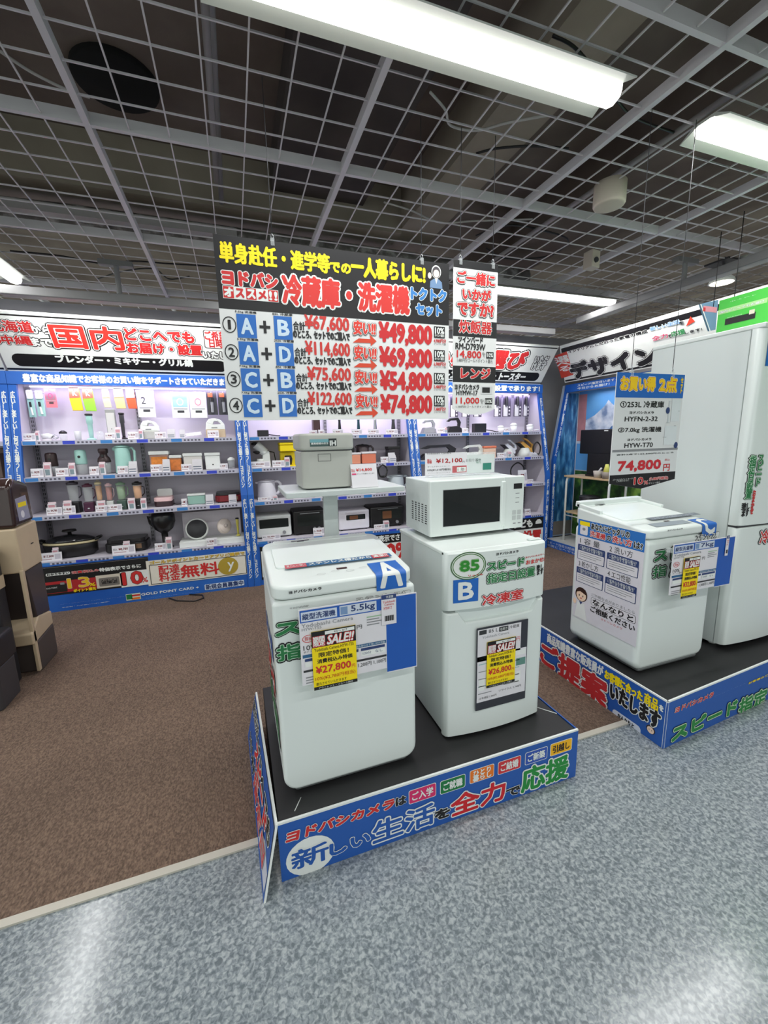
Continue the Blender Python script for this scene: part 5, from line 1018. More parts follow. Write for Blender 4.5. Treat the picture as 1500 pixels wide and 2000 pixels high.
def b_mixer(t, w, h, body=WH, base=None, **k):
    z0 = h*.42 if base else 0
    if base: b = MB(); b.box(-w*.5, -.05, 0, w*.5, .06, z0, base); b.build('storage_base', t, bevel=.006)
    hh = h-z0; b = MB(FY(.04)); n = 12
    P = [(-w*.5, z0), (w*.5, z0), (w*.48, z0+hh*.45), (w*.3, z0+hh*.85), (0, z0+hh), (-w*.3, z0+hh*.92), (-w*.46, z0+hh*.6)]
    Q = [(-w*.12, z0+hh*.45), (-w*.05, z0+hh*.72), (w*.15, z0+hh*.72), (w*.3, z0+hh*.45)]
    # body with a grip opening
    b.prism([P[0], P[1], P[2], Q[3], Q[0], P[6]], 0, .08, body); b.prism([P[2], P[3], P[4], Q[2], Q[3]], 0.008, .072, body); b.prism([P[4], P[5], P[6], Q[0], Q[1], Q[2]], 0, .08, body); b.build('body', t, bevel=.005)
    b = MB(); b.box(-w*.2, -.043, z0+hh*.12, w*.1, -.041, z0+hh*.2, GY); b.build('vent_mark', t)
def b_stick(t, w, h, body=MINT, top=DK, foot=True, **k):
    b = MB(); r = w*.32; b.lathe([(r*.6, h*.05), (r*.75, h*.3), (r*.8, h*.6), (r, h*.64), (r, h*.9), (r*.9, h*.93)], body); b.build('body', t)
    b = MB(); b.lathe([(r*1.2, h*.93), (r*1.2, h*.99), (r, h)], top); b.build('top_cap', t)
    b = MB(); b.lathe([(w*.48, 0), (w*.46, h*.04), (r*.7, h*.08)], body if foot else top); b.build('foot', t)
def b_jug(t, w, h, body=MINT, lid=None, acc=DK, **k):
    r = w*.36; b = MB(); b.lathe([(r*1.12, 0), (r*1.12, h*.04), (r*1.1, h*.1), (r*.98, h*.85), (r*.9, h*.9)], body, c=(-w*.1, 0, 0), n=24); b.build('body', t)
    b = MB(); b.lathe([(r, h*.9), (r*1.05, h*.93), (r*.7, h*.97), (r*.2, h*.98), (r*.15, h)], lid or body, c=(-w*.1, 0, 0), n=24); b.build('lid', t)
    b = MB(); x = -w*.1+r*.9; b.tube([(x-w*.04, 0, h*.84), (x+w*.16, -.01, h*.88), (x+w*.26, -.02, h*.76), (x+w*.24, -.02, h*.45), (x+w*.12, -.01, h*.26), (x, 0, h*.22)], w*.062, body, 10); b.build('handle', t)
    b = MB(); b.prism([(-w*.1-r*1.25, 0), (-w*.1-r*.8, -r*.3), (-w*.1-r*.8, r*.3)], h*.80, h*.9, body); b.build('spout', t)
    b = MB(); b.lathe([(r*1.2, -.0), (r*1.2, h*.015)], acc, c=(-w*.1, 0, 0)); b.build('power_base', t)
def b_blender(t, w, h, lid=DK, jar=GLASS, fill=None, base=DK, loop=False, bh=.34, **k):
    r = w*.40; b = MB(); b.prism(rrpts(-r, -r, r, r, r*.3, 4), 0, h*bh, base); b.build('motor_base', t, bevel=.008)
    b = MB(); b.lathe([(r*.3, h*.1), (r*.32, h*.14)], STEEL, c=(0, -r*.9, 0)); b.build('dial', t)
    b = MB(); b.lathe([(r*.72, h*bh), (r*.8, h*(bh+.05)), (r*.95, h*.88), (r*.9, h*.885)], jar); b.build('jar', t)
    if fill: b = MB(); b.lathe([(r*.6, h*(bh+.02)), (r*.74, h*(bh+.06)), (r*.86, h*.84)], fill); b.build('filling', t)
    b = MB(); b.lathe([(r*1.0, h*.88), (r*1.0, h*.95), (r*.5, h*.97), (r*.4, h*(.97 if loop else 1))], lid); b.build('lid', t)
    if loop: b = MB(); b.tube([(-r*.4, 0, h*.95), (-r*.35, 0, h), (0, 0, h*1.03), (r*.35, 0, h), (r*.4, 0, h*.95)], r*.1, lid, 6); b.build('loop', t)
    else: b = MB(); b.tube([(r*.9, 0, h*.82), (r*1.4, 0, h*.78), (r*1.35, 0, h*.55), (r*.8, 0, h*.45)], r*.12, lid, 6); b.build('handle', t)
def b_mill(t, w, h, top=MINT, jar=GLASS, acc=DK, flare=False, **k):
    r = w*.42; b = MB()
    if flare: b.lathe([(r, h*.46), (r*1.05, h*.5), (r*.95, h*.62), (r*.6, h*.72), (r*.58, h*.8), (r*.75, h*.84), (r*.8, h*.95), (r*.7, h)], top)
    else: b.lathe([(r*.95, h*.42), (r, h*.46), (r*.95, h*.9), (r*.85, h*.97), (r*.4, h)], top)
    b.build('upper_body', t)
    b = MB(); b.lathe([(r*.9, 0), (r*.92, h*.42), (r*.86, h*.425)], jar); b.build('jar', t)
    b = MB(); b.cyl((0, -r*1.02, h*.72), (0, -r*.8, h*.72), r*.25, acc); b.build('button', t)
def b_toaster(t, w, h, body=WH, glass=mat((44, 48, 46), .12), win=(.08, .45, .92, .82), d=.28, knobs=1, glow=False, **k):
    b = MB(); b.box(-w/2, -.02, .012, w/2, d-.02, h, body); b.build('case', t, bevel=min(.02, w*.05))
    b = MB(FY(-.0205)); b.rr(-w/2+w*win[0], h*win[1], -w/2+w*win[2], h*win[3], .008, glass, .0006); 
    if glow: b.rr(-w/2+w*.35, h*(win[1]+.03), -w/2+w*.62, h*(win[3]-.05), .008, mat((120, 78, 50), .4), .001)  # brown patch painted on the glass imitates a lit inside
    b.build('window', t)
    b = MB(); b.box(-w*.3, -.045, h*.88, w*.3, -.035, h*.91, STEEL if body is DK else body); b.box(-w*.29, -.036, h*.88, -w*.27, -.019, h*.91, body); b.box(w*.27, -.036, h*.88, w*.29, -.019, h*.91, body); b.build('door_handle', t)
    for q in range(knobs): b = MB(); x = w*(.28-.14*q); b.cyl((x, -.036, h*.22), (x, -.019, h*.22), h*.075, GY); b.build('knob', t)
    b = MB()
    for sx in (-1, 1): b.box(sx*w*.4-.012, 0, 0, sx*w*.4+.012, d-.05, .013, DK)
    b.build('feet', t)
def b_box(t, w, h, body=WH, front=None, lid=None, d=.10, knob=None, **k):
    hb = h*.82 if lid else h
    b = MB(); b.box(-w/2, -.01, 0, w/2, d, hb, body); b.build('body', t, bevel=min(.008, w*.06))
    if lid: b = MB(); b.box(-w*.53, -.015, hb, w*.53, d+.005, h, lid); b.build('lid', t, bevel=.006)
    if front:
        b = MB(FY(-.0105)); b.rect(-w*.42, hb*.08, w*.42, hb*.88, front, .0004); b.build('front_print', t)
    if knob: b = MB(FY(-.0106)); b.ell(0, hb*.35, w*.05, w*.05, knob, .001, 12); b.build('emblem', t)
def b_pot(t, w, h, **k):
    b = MB(); rx = w*.46; s = .56
    b.lathe([(rx*.8, 0), (rx*.98, h*.12), (rx, h*.45), (rx*.96, h*.5)], DK, n=36, sy=s); b.build('body', t)
    b = MB(); b.lathe([(rx*1.02, h*.5), (rx*1.02, h*.57)], CRM, n=36, sy=s); b.build('rim_band', t)
    b = MB(); b.lathe([(rx*.97, h*.57), (rx*.9, h*.66), (rx*.6, h*.76), (rx*.1, h*.82)], mat((36, 37, 40), .15, coat=.5), n=36, sy=s); b.build('lid', t)
    b = MB(); b.lathe([(rx*.08, h*.81), (rx*.07, h*.9), (rx*.28, h*.94), (rx*.25, h)], DK, n=18, sy=.8); b.build('lid_knob', t)
    for sx in (-1, 1): b = MB(); b.tube([(sx*rx*.95, -.04, h*.58), (sx*rx*1.12, -.03, h*.64), (sx*rx*1.12, .03, h*.64), (sx*rx*.95, .04, h*.58)], .014, DK, 8); b.build('side_handle', t)
def b_grill(t, w, h, body=DK, **k):
    b = MB(); b.prism(rrpts(-w/2, -.02, w/2, .24, .06, 6), .008, h*.7, body); b.build('body', t, bevel=.006)
    b = MB(); b.prism(rrpts(-w*.46, 0, w*.46, .22, .05, 6), h*.7, h, mat((44, 42, 44), .3)); b.build('plate', t, bevel=.004)
    b = MB(); b.box(w*.24, -.028, h*.25, w*.38, -.018, h*.6, mat((150, 120, 96), .3, .6)); b.build('control_box', t)
    b = MB()
    for sx in (-1, 1): b.box(sx*w*.35-.015, .0, 0, sx*w*.35+.015, .2, .009, DK)
    b.build('feet', t)
def b_sandwich(t, w, h, top=WH, mid=mat((244, 206, 206), .4), low=mat((56, 34, 40), .4), **k):
    b = MB(); b.prism(rrpts(-w/2, -.02, w/2, .18, .04, 6), 0, h*.3, low); b.build('base', t, bevel=.006)
    b = MB(); b.prism(rrpts(-w/2, -.02, w/2, .18, .04, 6), h*.3, h*.55, mid); b.build('lid', t, bevel=.008)
    b = MB(FY(.15)); b.prism(rrpts(-w*.42, h*.5, w*.45, h, w*.14, 6), -.012, .012, top); b.build('raised_plate', t, bevel=.004)
    b = MB(); b.tube([(w*.45, .1, .01), (w*.7, .05, .006), (w*.95, .06, .006)], .005, DK, 6); b.build('cord', t)
def b_iron(t, w, h, body=mat((150, 152, 156), .35), sole=STEEL, stand=None, tilt=False, **k):
    z0 = h*.35 if stand else 0
    if stand: b = MB(); b.lathe([(w*.42, 0), (w*.2, z0*1.5), (w*.15, z0*1.55)], stand, n=16); b.build('stand', t)
    hh = h-z0; P = [(-w*.5, 0), (w*.5, 0), (w*.46, hh*.3), (w*.2, hh*.45), (-w*.35, hh*.4)]; H = [(-w*.4, hh*.35), (w*.42, hh*.28), (w*.48, hh*.7), (w*.3, hh), (-w*.25, hh*.95), (-w*.45, hh*.75), (-w*.3, hh*.72), (-w*.18, hh*.8), (w*.22, hh*.82), (w*.3, hh*.62), (w*.26, hh*.42), (-w*.36, hh*.42)]
    F = FY(.06); F = F @ Matrix.Translation((0, z0+.004, 0))
    if tilt: F = F @ Matrix.Rotation(math.radians(-38), 4, 'Z') @ Matrix.Translation((-w*.05, hh*.12, 0))
    b = MB(F); b.prism(P, 0, .09, body); b.build('shell', t, bevel=.006)
    b = MB(F); b.prism(H, .03, .06, body); b.build('handle', t, bevel=.004)
    b = MB(F); b.prism([(-w*.53, -.004), (w*.5, -.004), (w*.5, .004), (-w*.5, .004)], -.004, .094, sole); b.build('soleplate', t)
def b_cup(t, w, h, body=GLASS, top=None, **k):
    r = w*.45; b = MB(); b.lathe([(r*.8, 0), (r, h*.7 if top else h), (r*.94, h*.7 if top else h)], body); b.build('cup', t)
    if top: b = MB(); b.lathe([(r*1.05, h*.7), (r, h*.85), (r*.4, h)], top); b.build('lid', t)
def b_whisk(t, w, h, body=WH, **k):
    b = MB(); b.tube([(-w*.5, 0, h*.5), (-w*.1, 0, h*.55), (w*.1, 0, h*.4)], h*.28, body, 10); b.build('grip', t)
    for s in (-1, 0, 1): b = MB(); b.tube([(w*.1, 0, h*.4), (w*.25, s*h*.3, h*.5+s*h*.2), (w*.42, s*h*.4, h*.35+s*h*.15), (w*.5, 0, h*.3)], h*.05, STEEL, 6); b.build('wire_loop', t)
    b = MB(); b.box(-w*.5, -.01, 0, w*.1, .01, h*.25, LBL); b.build('rest', t)
def b_coffee(t, w, h, body=WH, dome=DK, **k):
    b = MB(); b.prism(rrpts(-w*.3, -.02, w*.45, .14, .03, 5), 0, h*.1, body); b.build('base', t, bevel=.005)
    b = MB(FY(.1)); b.prism([(0, h*.08), (w*.45, h*.08), (w*.42, h*.6), (w*.1, h*.66)], 0, .07, body); b.build('column', t, bevel=.006)
    b = MB(); b.cyl((w*.2, .06, h*.55), (-w*.25, .06, h*.88), w*.22, body, r2=w*.24, n=20); b.build('head', t)
    b = MB(); b.lathe([(.1*w, 0), (w*.2, h*.02), (w*.18, h*.10), (w*.05, h*.13)], dome, c=(-w*.3, .06, h*.85)); b.build('top_dome', t)
    b = MB(); b.lathe([(w*.06, 0), (w*.22, h*.08), (w*.2, h*.12)], dome, c=(-w*.22, .06, h*.5)); b.build('lower_dome', t)
    b = MB(); b.lathe([(w*.16, 0), (w*.2, h*.12), (w*.17, h*.22)], WH, c=(-w*.08, .03, h*.1)); b.build('cup', t)
    b = MB(); b.tube([(w*.4, .12, h*.6), (w*.7, .14, h*.55), (w*.75, .15, h*.3), (w*.78, .15, .01)], .006, DK, 6); b.build('cord', t)
def b_machine(t, w, h, body=YE, **k):
    b = MB(); b.box(-w*.45, .04, 0, w*.45, .16, h*.6, body); b.build('column', t, bevel=.008)
    b = MB(); b.box(-w*.5, -.04, h*.62, w*.5, .16, h*.9, body); b.build('head', t, bevel=.01)
    b = MB(); b.box(-w*.52, -.05, h*.9, w*.52, .165, h, body); b.build('lid', t, bevel=.008)
    b = MB(); b.box(-w*.5, -.05, 0, w*.5, .04, h*.06, body); b.build('drip_tray', t)
    b = MB(); b.lathe([(w*.2, h*.06), (w*.26, h*.3), (w*.2, h*.45)], DK); b.build('carafe', t)
def b_pan_display(t, w, h, **k):
    b = MB(); b.box(-w/2, -.06, 0, w/2, .20, h*.18, WH); b.build('plinth', t, bevel=.004)
    b = MB(); b.box(-w*.46, .16, h*.18, w*.46, .19, h, mat((222, 216, 224), .5)); b.build('back_board', t)
def b_pan(t, w, h, face=DKG, rim=WH, tilt=False, **k):
    r = w/2; b = MB(frame((0, 0, h/2), (1, 0, 0), (0, .25, 1)) if not tilt else frame((0, 0, h/2), (.8, .6, 0), (-.1, .3, 1)))
    n = 32; b.lathe([(r, 0), (r, .012), (r*.9, .03)], rim, n=n); b.build('rim', t); b = MB(b.F); b.lathe([(r*.86, .0302), (r*.84, .034)], face, n=n); b.build('face', t)
    if tilt: b = MB(b.F); b.lathe([(r*.25, .034), (r*.22, .05)], mat((200, 190, 184), .5)); b.build('hub', t)
def b_head(t, w, h, **k):
    b = MB(); b.lathe([(w*.30, 0), (w*.30, h*.04), (w*.12, h*.1), (w*.13, h*.42)], DK); b.build('pedestal', t)
    b = MB(); b.lathe([(w*.12, h*.42), (w*.36, h*.55), (w*.48, h*.75), (w*.47, h*.93), (w*.40, h)], mat((24, 25, 27), .3), n=26); b.build('bowl', t)
    b = MB(); b.tube([(-w*.4, .02, h*.85), (-w*.6, .03, h*.9), (-w*.55, .04, h*.7), (-w*.42, .03, h*.62)], .012, DK, 8); b.build('side_handle', t)
def b_cord(t, w, h, m=DK, **k):
    b = MB(); b.tube([(w/2*math.cos(a)*(.9+.1*math.sin(3*a)), .01*math.sin(2*a), h/2+h*.48*math.sin(a)) for a in np.linspace(0, 2*math.pi*1.0, 26)], min(.009, w*.09), m, 8); b.build('loop', t)
    b = MB(); b.box(-w*.14, -.012, 0, w*.14, .012, h*.14, m); b.build('plug', t)
def b_adapter(t, w, h, **k):
    b = MB(); b.box(-w*.5, -.02, 0, w*.2, .06, h, DK); b.build('body', t, bevel=.005)
    b = MB(); b.tube([(w*.2, .01, h*.3), (w*.45, -.03, h*.2), (w*.7, -.05, .008), (w*.9, -.03, .008)], .006, DK, 6); b.build('cord', t)
def b_grinder(t, w, h, body=DK, **k):
    b = MB(); b.lathe([(w*.28, 0), (w*.3, h*.3), (w*.22, h*.6), (w*.3, h*.85)], body); b.build('body', t)
    b = MB(); b.lathe([(w*.5, h*.85), (w*.45, h*.95), (w*.2, h)], DK); b.build('cap', t)
def b_flat(t, w, h, **k):
    b = MB(frame((0, 0, 0), (1, 0, .12), (0, 1, 0))); b.prism(rrpts(-w/2, -.03, w/2, .05, .03, 5), 0, h*.5, WH); b.build('upper_shell', t, bevel=.005)
    b = MB(); b.box(-w*.48, -.02, 0, w*.1, .04, h*.28, DK); b.build('under_body', t, bevel=.004)
G_CARD, G_LEAF, G_HANG = 'price cards on the wall shelves', 'leaflet stacks on the wall shelves', 'packs hanging on shelf hooks'
def put(name, label, cat, fn, q, row, yo=.14, lift=0., group=None, hang=None, **k):
    """q = photo box x0, y0, x1, y1; row = shelf index or None for hung packs"""
    z = SHZ[row]+.0175+lift; Y = YF(SHZ[row])+.01+yo
    if hang is not None: Y = hang
    xm, ym = (q[0]+q[2])/2, (q[1]+q[3])/2
    xa, xb = ony(q[0], ym, Y).x, ony(q[2], ym, Y).x; zt = ony(xm, q[1], Y).z
    if hang is not None: z = ony(xm, q[3], Y).z
    t = thing(name, label, cat, (0, 0, 0), group); fn(t, xb-xa, max(zt-z, .02), **k); t.location = ((xa+xb)/2, Y, z); return t
def card(before, q, row, price='¥4,980', yo=.03): put('price_card', 'small white price card '+before, 'price card', b_card, q, row, yo, group=G_CARD, price=price)
def leaf(before, q, row, yo=.064): put('leaflet_stack', 'upright leaflet stack '+before, 'leaflets', b_leaflets, q, row, yo, group=G_LEAF)
def strips(before, q, row, yo=.05): put('leaflet_fan', 'fanned white leaflets '+before, 'leaflets', b_strips, q, row, yo, group='leaflet fans on the wall shelves')
YH = 4.845
def pack(label, q, **k): put('hanging_pack', label, 'hanging pack', b_pack, q, 0, hang=YH, group=G_HANG, **k)
# ---- left shelf unit, hung packs
pack('mint peeler pack hanging at the far left of the left shelf', (53, 762, 68, 815)); pack('mint peeler pack hanging right beside the pink pack', (70, 763, 87, 813))
pack('pink pack hanging beside the mint peelers', (88, 759, 110, 796), shape='card', top=mat((226, 120, 130), .5), body=mat((150, 110, 120), .5), acc=PINK)
pack('orange topped pouch with yellow lower half and letter K', (134, 758, 160, 802), shape='pouch', top=mat((236, 120, 90), .5), body=mat((240, 206, 40), .5), letter='K')
pack('orange topped pouch with green lower half and letter K', (160, 759, 186, 803), shape='pouch', top=mat((236, 120, 90), .5), body=mat((150, 206, 60), .5), letter='K')
pack('small cream pouch right of the letter K pouches', (199, 762, 216, 796), shape='pouch', top=CRM, body=mat((214, 206, 170), .5)); pack('larger cream pouch beside the orange pouch', (221, 759, 244, 798), shape='pouch', top=CRM, body=mat((224, 204, 140), .5))
pack('bright orange red pouch with white top', (245, 761, 266, 798), shape='pouch', top=LBL, body=mat((234, 90, 50), .5))
pack('white card pack printed with a figure 2', (268, 762, 302, 815), shape='card', top=LBL, body=mat((214, 210, 224), .5), acc=LBL, letter='2')
pack('white pack with pale blue picture', (335, 766, 369, 816), shape='card', top=WH, body=mat((150, 190, 214), .5), acc=WH); pack('white pack with pale pink picture', (371, 766, 403, 816), shape='card', top=WH, body=mat((222, 196, 208), .5), acc=mat((200, 120, 130), .5))
pack('black mixer pack beside the pale pink picture pack', (404, 764, 424, 810), shape='mixer'); pack('black mixer pack at the edge of the price banner', (426, 764, 447, 810), shape='mixer')
# top board
card('left of the silver whisk on the top board', (44, 846, 68, 857), 0, '¥5,330'); leaf('left of the silver whisk', (69, 841, 76, 857), 0)
put('hand_whisk', 'silver wire hand whisk lying on the top board of the left shelf', 'kitchen tool', b_whisk, (82, 843, 113, 857), 0)
put('chopper', 'small chopper with black lid beside the whisk', 'kitchen tool', b_cup, (115, 841, 132, 857), 0, top=DK); put('bowl', 'upturned pale grey bowl left of the mint stick blender', 'bowl', b_cup, (144, 842, 160, 857), 0, body=mat((196, 198, 200), .4))
put('stick_blender', 'mint stick blender with a black top', 'blender', b_stick, (166, 808, 186, 857), 0); put('measuring_cup', 'clear cup beside the mint stick blender', 'cup', b_cup, (188, 842, 204, 857), 0, top=GLASS)
put('boxed_appliance', 'grey picture box showing a black cup, upper left board', 'box', b_box, (208, 799, 227, 857), 0, .16, body=mat((150, 152, 150), .5), front=mat((206, 206, 204), .5), d=.03, knob=DK)
put('stick_blender', 'black stick blender left of the white hand mixer', 'blender', b_stick, (232, 806, 247, 857), 0, body=DKG, foot=False)
card('left of the black stick blender', (205, 845, 224, 857), 0, '¥9,980'); leaf('at the foot of the black stick blender', (225, 834, 236, 857), 0); card('right of the black stick blender', (249, 843, 270, 857), 0, '¥3,470'); leaf('left of the white hand mixer box', (271, 838, 279, 857), 0)
put('hand_mixer', 'white hand mixer lying on a grey box', 'mixer', b_mixer, (275, 821, 311, 857), 0, base=mat((176, 178, 172), .5)); card('below the white hand mixer on the grey box', (302, 843, 324, 857), 0, '¥7,880'); strips('right of the white hand mixer on the top board', (327, 838, 342, 857), 0); strips('left of the black bottomed can opener', (351, 839, 361, 857), 0)
put('can_opener', 'flat white electric opener with black underside', 'kitchen tool', b_flat, (362, 839, 394, 857), 0, lift=.022); put('hand_mixer', 'white hand mixer standing on a beige base', 'mixer', b_mixer, (402, 817, 440, 857), 0, base=BEI)
card('on the beige mixer base', (405, 840, 427, 850), 0, '¥4,750', yo=.05)
# second board
put('chopper', 'dark brown cone shaped chopper', 'kitchen tool', b_mill, (87, 884, 116, 928), 1, top=mat((46, 30, 30), .4), jar=GY); card('left of the dark brown chopper', (59, 915, 84, 930), 1, '¥4,970'); leaf('before the dark brown chopper', (85, 903, 100, 930), 1); card('right of the dark brown chopper', (108, 914, 133, 930), 1, '¥3,980'); leaf('left of the mint mill', (134, 904, 147, 930), 1)
put('coffee_mill', 'mint mill with a clear jar', 'mill', b_mill, (145, 878, 173, 929), 1, top=MINT); put('coffee_mill', 'dark brown flared mill with a clear jar', 'mill', b_mill, (189, 876, 219, 929), 1, top=mat((54, 36, 38), .4), flare=True); card('left of the flared brown mill', (174, 911, 193, 930), 1, '¥6,980'); leaf('before the flared brown mill', (194, 902, 206, 930), 1)
put('water_jug', 'large mint electric jug with handle', 'kettle', b_jug, (224, 868, 266, 928), 1); card('before the large mint jug', (229, 910, 250, 929), 1, '¥5,480'); strips('before the handle of the large mint jug', (252, 901, 268, 929), 1)
put('food_warmer', 'glass sided warmer with white lid showing orange food', 'appliance', b_box, (293, 881, 330, 924), 1, body=mat((150, 120, 110), .3), lid=WH, front=mat((214, 130, 50), .5, var=.5, scale=30)); put('food_warmer', 'orange picture warmer right behind the leaflet fan', 'appliance', b_box, (332, 889, 355, 924), 1, body=mat((170, 110, 70), .3), lid=WH, front=mat((206, 120, 56), .5, var=.5, scale=30))
card('before the glass sided warmer', (294, 907, 317, 925), 1, '¥7,110'); strips('between the two orange warmers', (318, 897, 332, 924), 1); put('yogurt_maker', 'white box appliance with knobs on its lid', 'appliance', b_box, (359, 885, 395, 922), 1, body=mat((214, 212, 206), .4), lid=WH); card('left before the white knob lid box', (354, 906, 375, 923), 1, '¥4,280'); strips('before the white knob lid box', (376, 897, 395, 922), 1)
put('rice_pot', 'white squarish pot with a small black emblem', 'pot', b_box, (401, 884, 430, 919), 1, body=WH, lid=WH, knob=DK); card('right of the white emblem pot', (429, 905, 445, 917), 1, '¥3,980'); put('milk_frother', 'small clear and white cup at the end of the second board', 'cup', b_cup, (444, 893, 460, 917), 1, top=WH)
# third board
put('table_blender', 'clear blender with grey lid and black base', 'blender', b_blender, (130, 939, 159, 1003), 2, lid=mat((70, 66, 76), .4)); put('table_blender', 'clear blender with plum lid and plum base', 'blender', b_blender, (161, 944, 186, 1003), 2, lid=mat((86, 40, 60), .4), base=mat((74, 34, 60), .4))
put('bottle_blender', 'small bottle blender with cream loop lid and yellow red contents', 'blender', b_blender, (186, 939, 203, 1001), 2, lid=CRM, fill=mat((236, 150, 40), .5, var=.5, scale=40), base=WH, loop=True); put('bottle_blender', 'small bottle blender with pale pink lid and red contents', 'blender', b_blender, (206, 943, 223, 1001), 2, lid=mat((230, 196, 200), .4), fill=mat((190, 80, 60), .5, var=.5, scale=40), base=WH)
put('table_blender', 'sage green blender full of leaves', 'blender', b_blender, (226, 941, 250, 1000), 2, lid=mat((130, 160, 134), .4), fill=mat((110, 160, 90), .5, var=.5, scale=40), base=mat((70, 92, 82), .4)); put('table_blender', 'orange filled blender with black lid and base', 'blender', b_blender, (258, 940, 282, 998), 2, lid=DK, fill=mat((232, 150, 50), .5, var=.3, scale=40))
card('before the grey lidded clear blender', (90, 991, 121, 1008), 2, '¥4,780'); card('left before the plum blender', (122, 988, 147, 1005), 2, '¥8,480'); leaf('above the card of the grey lidded blender', (94, 981, 110, 1006), 2, .06); leaf('before the base of the clear blender', (124, 978, 140, 1004), 2, .06); card('before the cream lidded bottle blender', (186, 987, 211, 1002), 2, '¥2,980'); card('before the sage green blender', (208, 985, 238, 1000), 2, '¥5,480'); leaf('behind the card of the pink bottle blender', (191, 978, 206, 1000), 2, .06); leaf('left of the orange blender base', (250, 973, 264, 998), 2); leaf('right of the orange blender base', (275, 973, 286, 997), 2)
put('sandwich_maker', 'pink and white sandwich maker with dark base', 'appliance', b_sandwich, (300, 957, 336, 993), 2); card('right of the pink sandwich maker', (354, 974, 365, 987), 2, '¥3,280'); put('ice_crusher', 'pale green and white boxed appliance', 'appliance', b_box, (367, 964, 401, 990), 2, body=mat((150, 190, 176), .4), lid=WH); strips('before the pale green appliance', (402, 966, 417, 988), 2); put('grill_toaster', 'red grill with dark base at the right of the third board', 'appliance', b_grill, (420, 962, 471, 986), 2, body=mat((130, 30, 38), .3)); strips('before the red grill', (447, 966, 462, 986), 2)
# fourth board
put('hot_pot', 'large black oval hot plate pot with cream rim', 'hot plate', b_pot, (80, 1034, 196, 1090), 3, .20); card('before the big black hot pot', (70, 1080, 121, 1101), 3, '¥17,800'); leaf('with pink top before the big hot pot', (103, 1070, 115, 1098), 3, .06)
put('table_grill', 'low black table grill', 'hot plate', b_grill, (204, 1053, 288, 1084), 3, .12); card('before the low black grill', (218, 1065, 264, 1082), 3, '¥8,780'); leaf('above the card of the black grill', (241, 1057, 254, 1080), 3, .06)
put('stand_mixer', 'black bowl on a tall narrow pedestal', 'appliance', b_head, (296, 1001, 346, 1075), 3, .14); card('before the black pedestal bowl', (302, 1061, 324, 1076), 3, '¥9,800'); leaf('right before the black pedestal bowl', (324, 1049, 336, 1075), 3, .03)
put('display_rack', 'white pan display with a back board', 'display', b_pan_display, (349, 1002, 476, 1070), 3, .10)
zt = .064
put('frying_pan', 'dark grey round pan with white rim on the white pan display', 'pan', b_pan, (362, 1014, 408, 1058), 3, .13, lift=.067); put('frying_pan', 'small white pan tilted on the white pan display', 'pan', b_pan, (421, 1008, 453, 1046), 3, .13, lift=.067, rim=mat((226, 214, 204), .4), face=mat((226, 214, 204), .4), tilt=True); put('oil_bottle', 'slim clear bottle with yellow oil', 'bottle', b_stick, (460, 1011, 469, 1052), 3, .10, lift=.067, body=mat((206, 196, 90), .3), foot=True); card('on the plinth of the pan display', (403, 1051, 424, 1066), 3, '¥3,980', yo=.008)
# ---- middle shelf unit
put('coffee_grip', 'black angular handle lying on the top board behind the cooker', 'kitchen tool', b_adapter, (503, 840, 534, 857), 0)
put('kettle_box', 'brown canister on the top board behind the banner', 'canister', b_box, (612, 812, 625, 850), 0, body=mat((70, 44, 46), .4)); card('before the brown canister', (604, 840, 620, 849), 0, '¥6,280'); card('right of the brown canister', (622, 839, 634, 849), 0, '¥4,380')
for nm, q, c in (('black', (658, 806, 668, 849), DK), ('teal', (695, 806, 705, 849), mat((30, 70, 80), .4)), ('silver', (727, 806, 738, 849), STEEL), ('dark grey', (762, 806, 774, 849), DKG)):
    put('coffee_grinder', nm+' hand coffee grinder on the top middle board', 'grinder', b_grinder, q, 0, body=c, group='hand grinders'); card('at the foot of the %s grinder' % nm, (q[0]-8, 838, q[2]+3, 849), 0, '¥8,980')
put('coffee_maker', 'white coffee maker with black domes', 'coffee maker', b_coffee, (492, 862, 530, 912), 1); card('before the white domed coffee maker', (489, 901, 528, 914), 1, '¥24,800'); put('coffee_maker', 'bright yellow coffee maker half hidden by the rice cooker', 'coffee maker', b_machine, (547, 864, 578, 913), 1); card('left before the yellow coffee maker', (532, 899, 556, 912), 1, '¥9,980'); leaf('before the yellow coffee maker', (556, 893, 566, 911), 1)
put('coffee_maker', 'dark brown jug coffee maker with black band', 'coffee maker', b_jug, (695, 867, 728, 905), 1, .22, body=mat((70, 58, 62), .35), lid=DK); put('coffee_box', 'small black box right of the rice cooker', 'box', b_box, (682, 874, 692, 905), 1, body=DK)
for i, (q, c) in enumerate((((681, 884, 704, 903), mat((230, 150, 120), .5)), ((707, 882, 734, 903), mat((226, 130, 100), .5)))): put('leaflet_fan', ('orange and white catalogues close to the rice cooker', 'orange and white catalogues before the brown coffee maker')[i], 'catalogues', b_box, q, 1, .03, d=.04, body=c, lid=LBL, group='catalogues')
put('coffee_grinder', 'tall dark grinder box at the end of the second middle board', 'grinder', b_box, (758, 872, 780, 904), 1, body=mat((44, 38, 44), .4), lid=DK); card('left before the tall dark grinder', (744, 892, 759, 904), 1, '¥12,800'); strips('before the tall dark grinder', (759, 884, 772, 904), 1); put('cord_loop', 'black cord loop hanging under the second middle board', 'cord', b_cord, (738, 908, 757, 925), 2, .0, lift=.185)
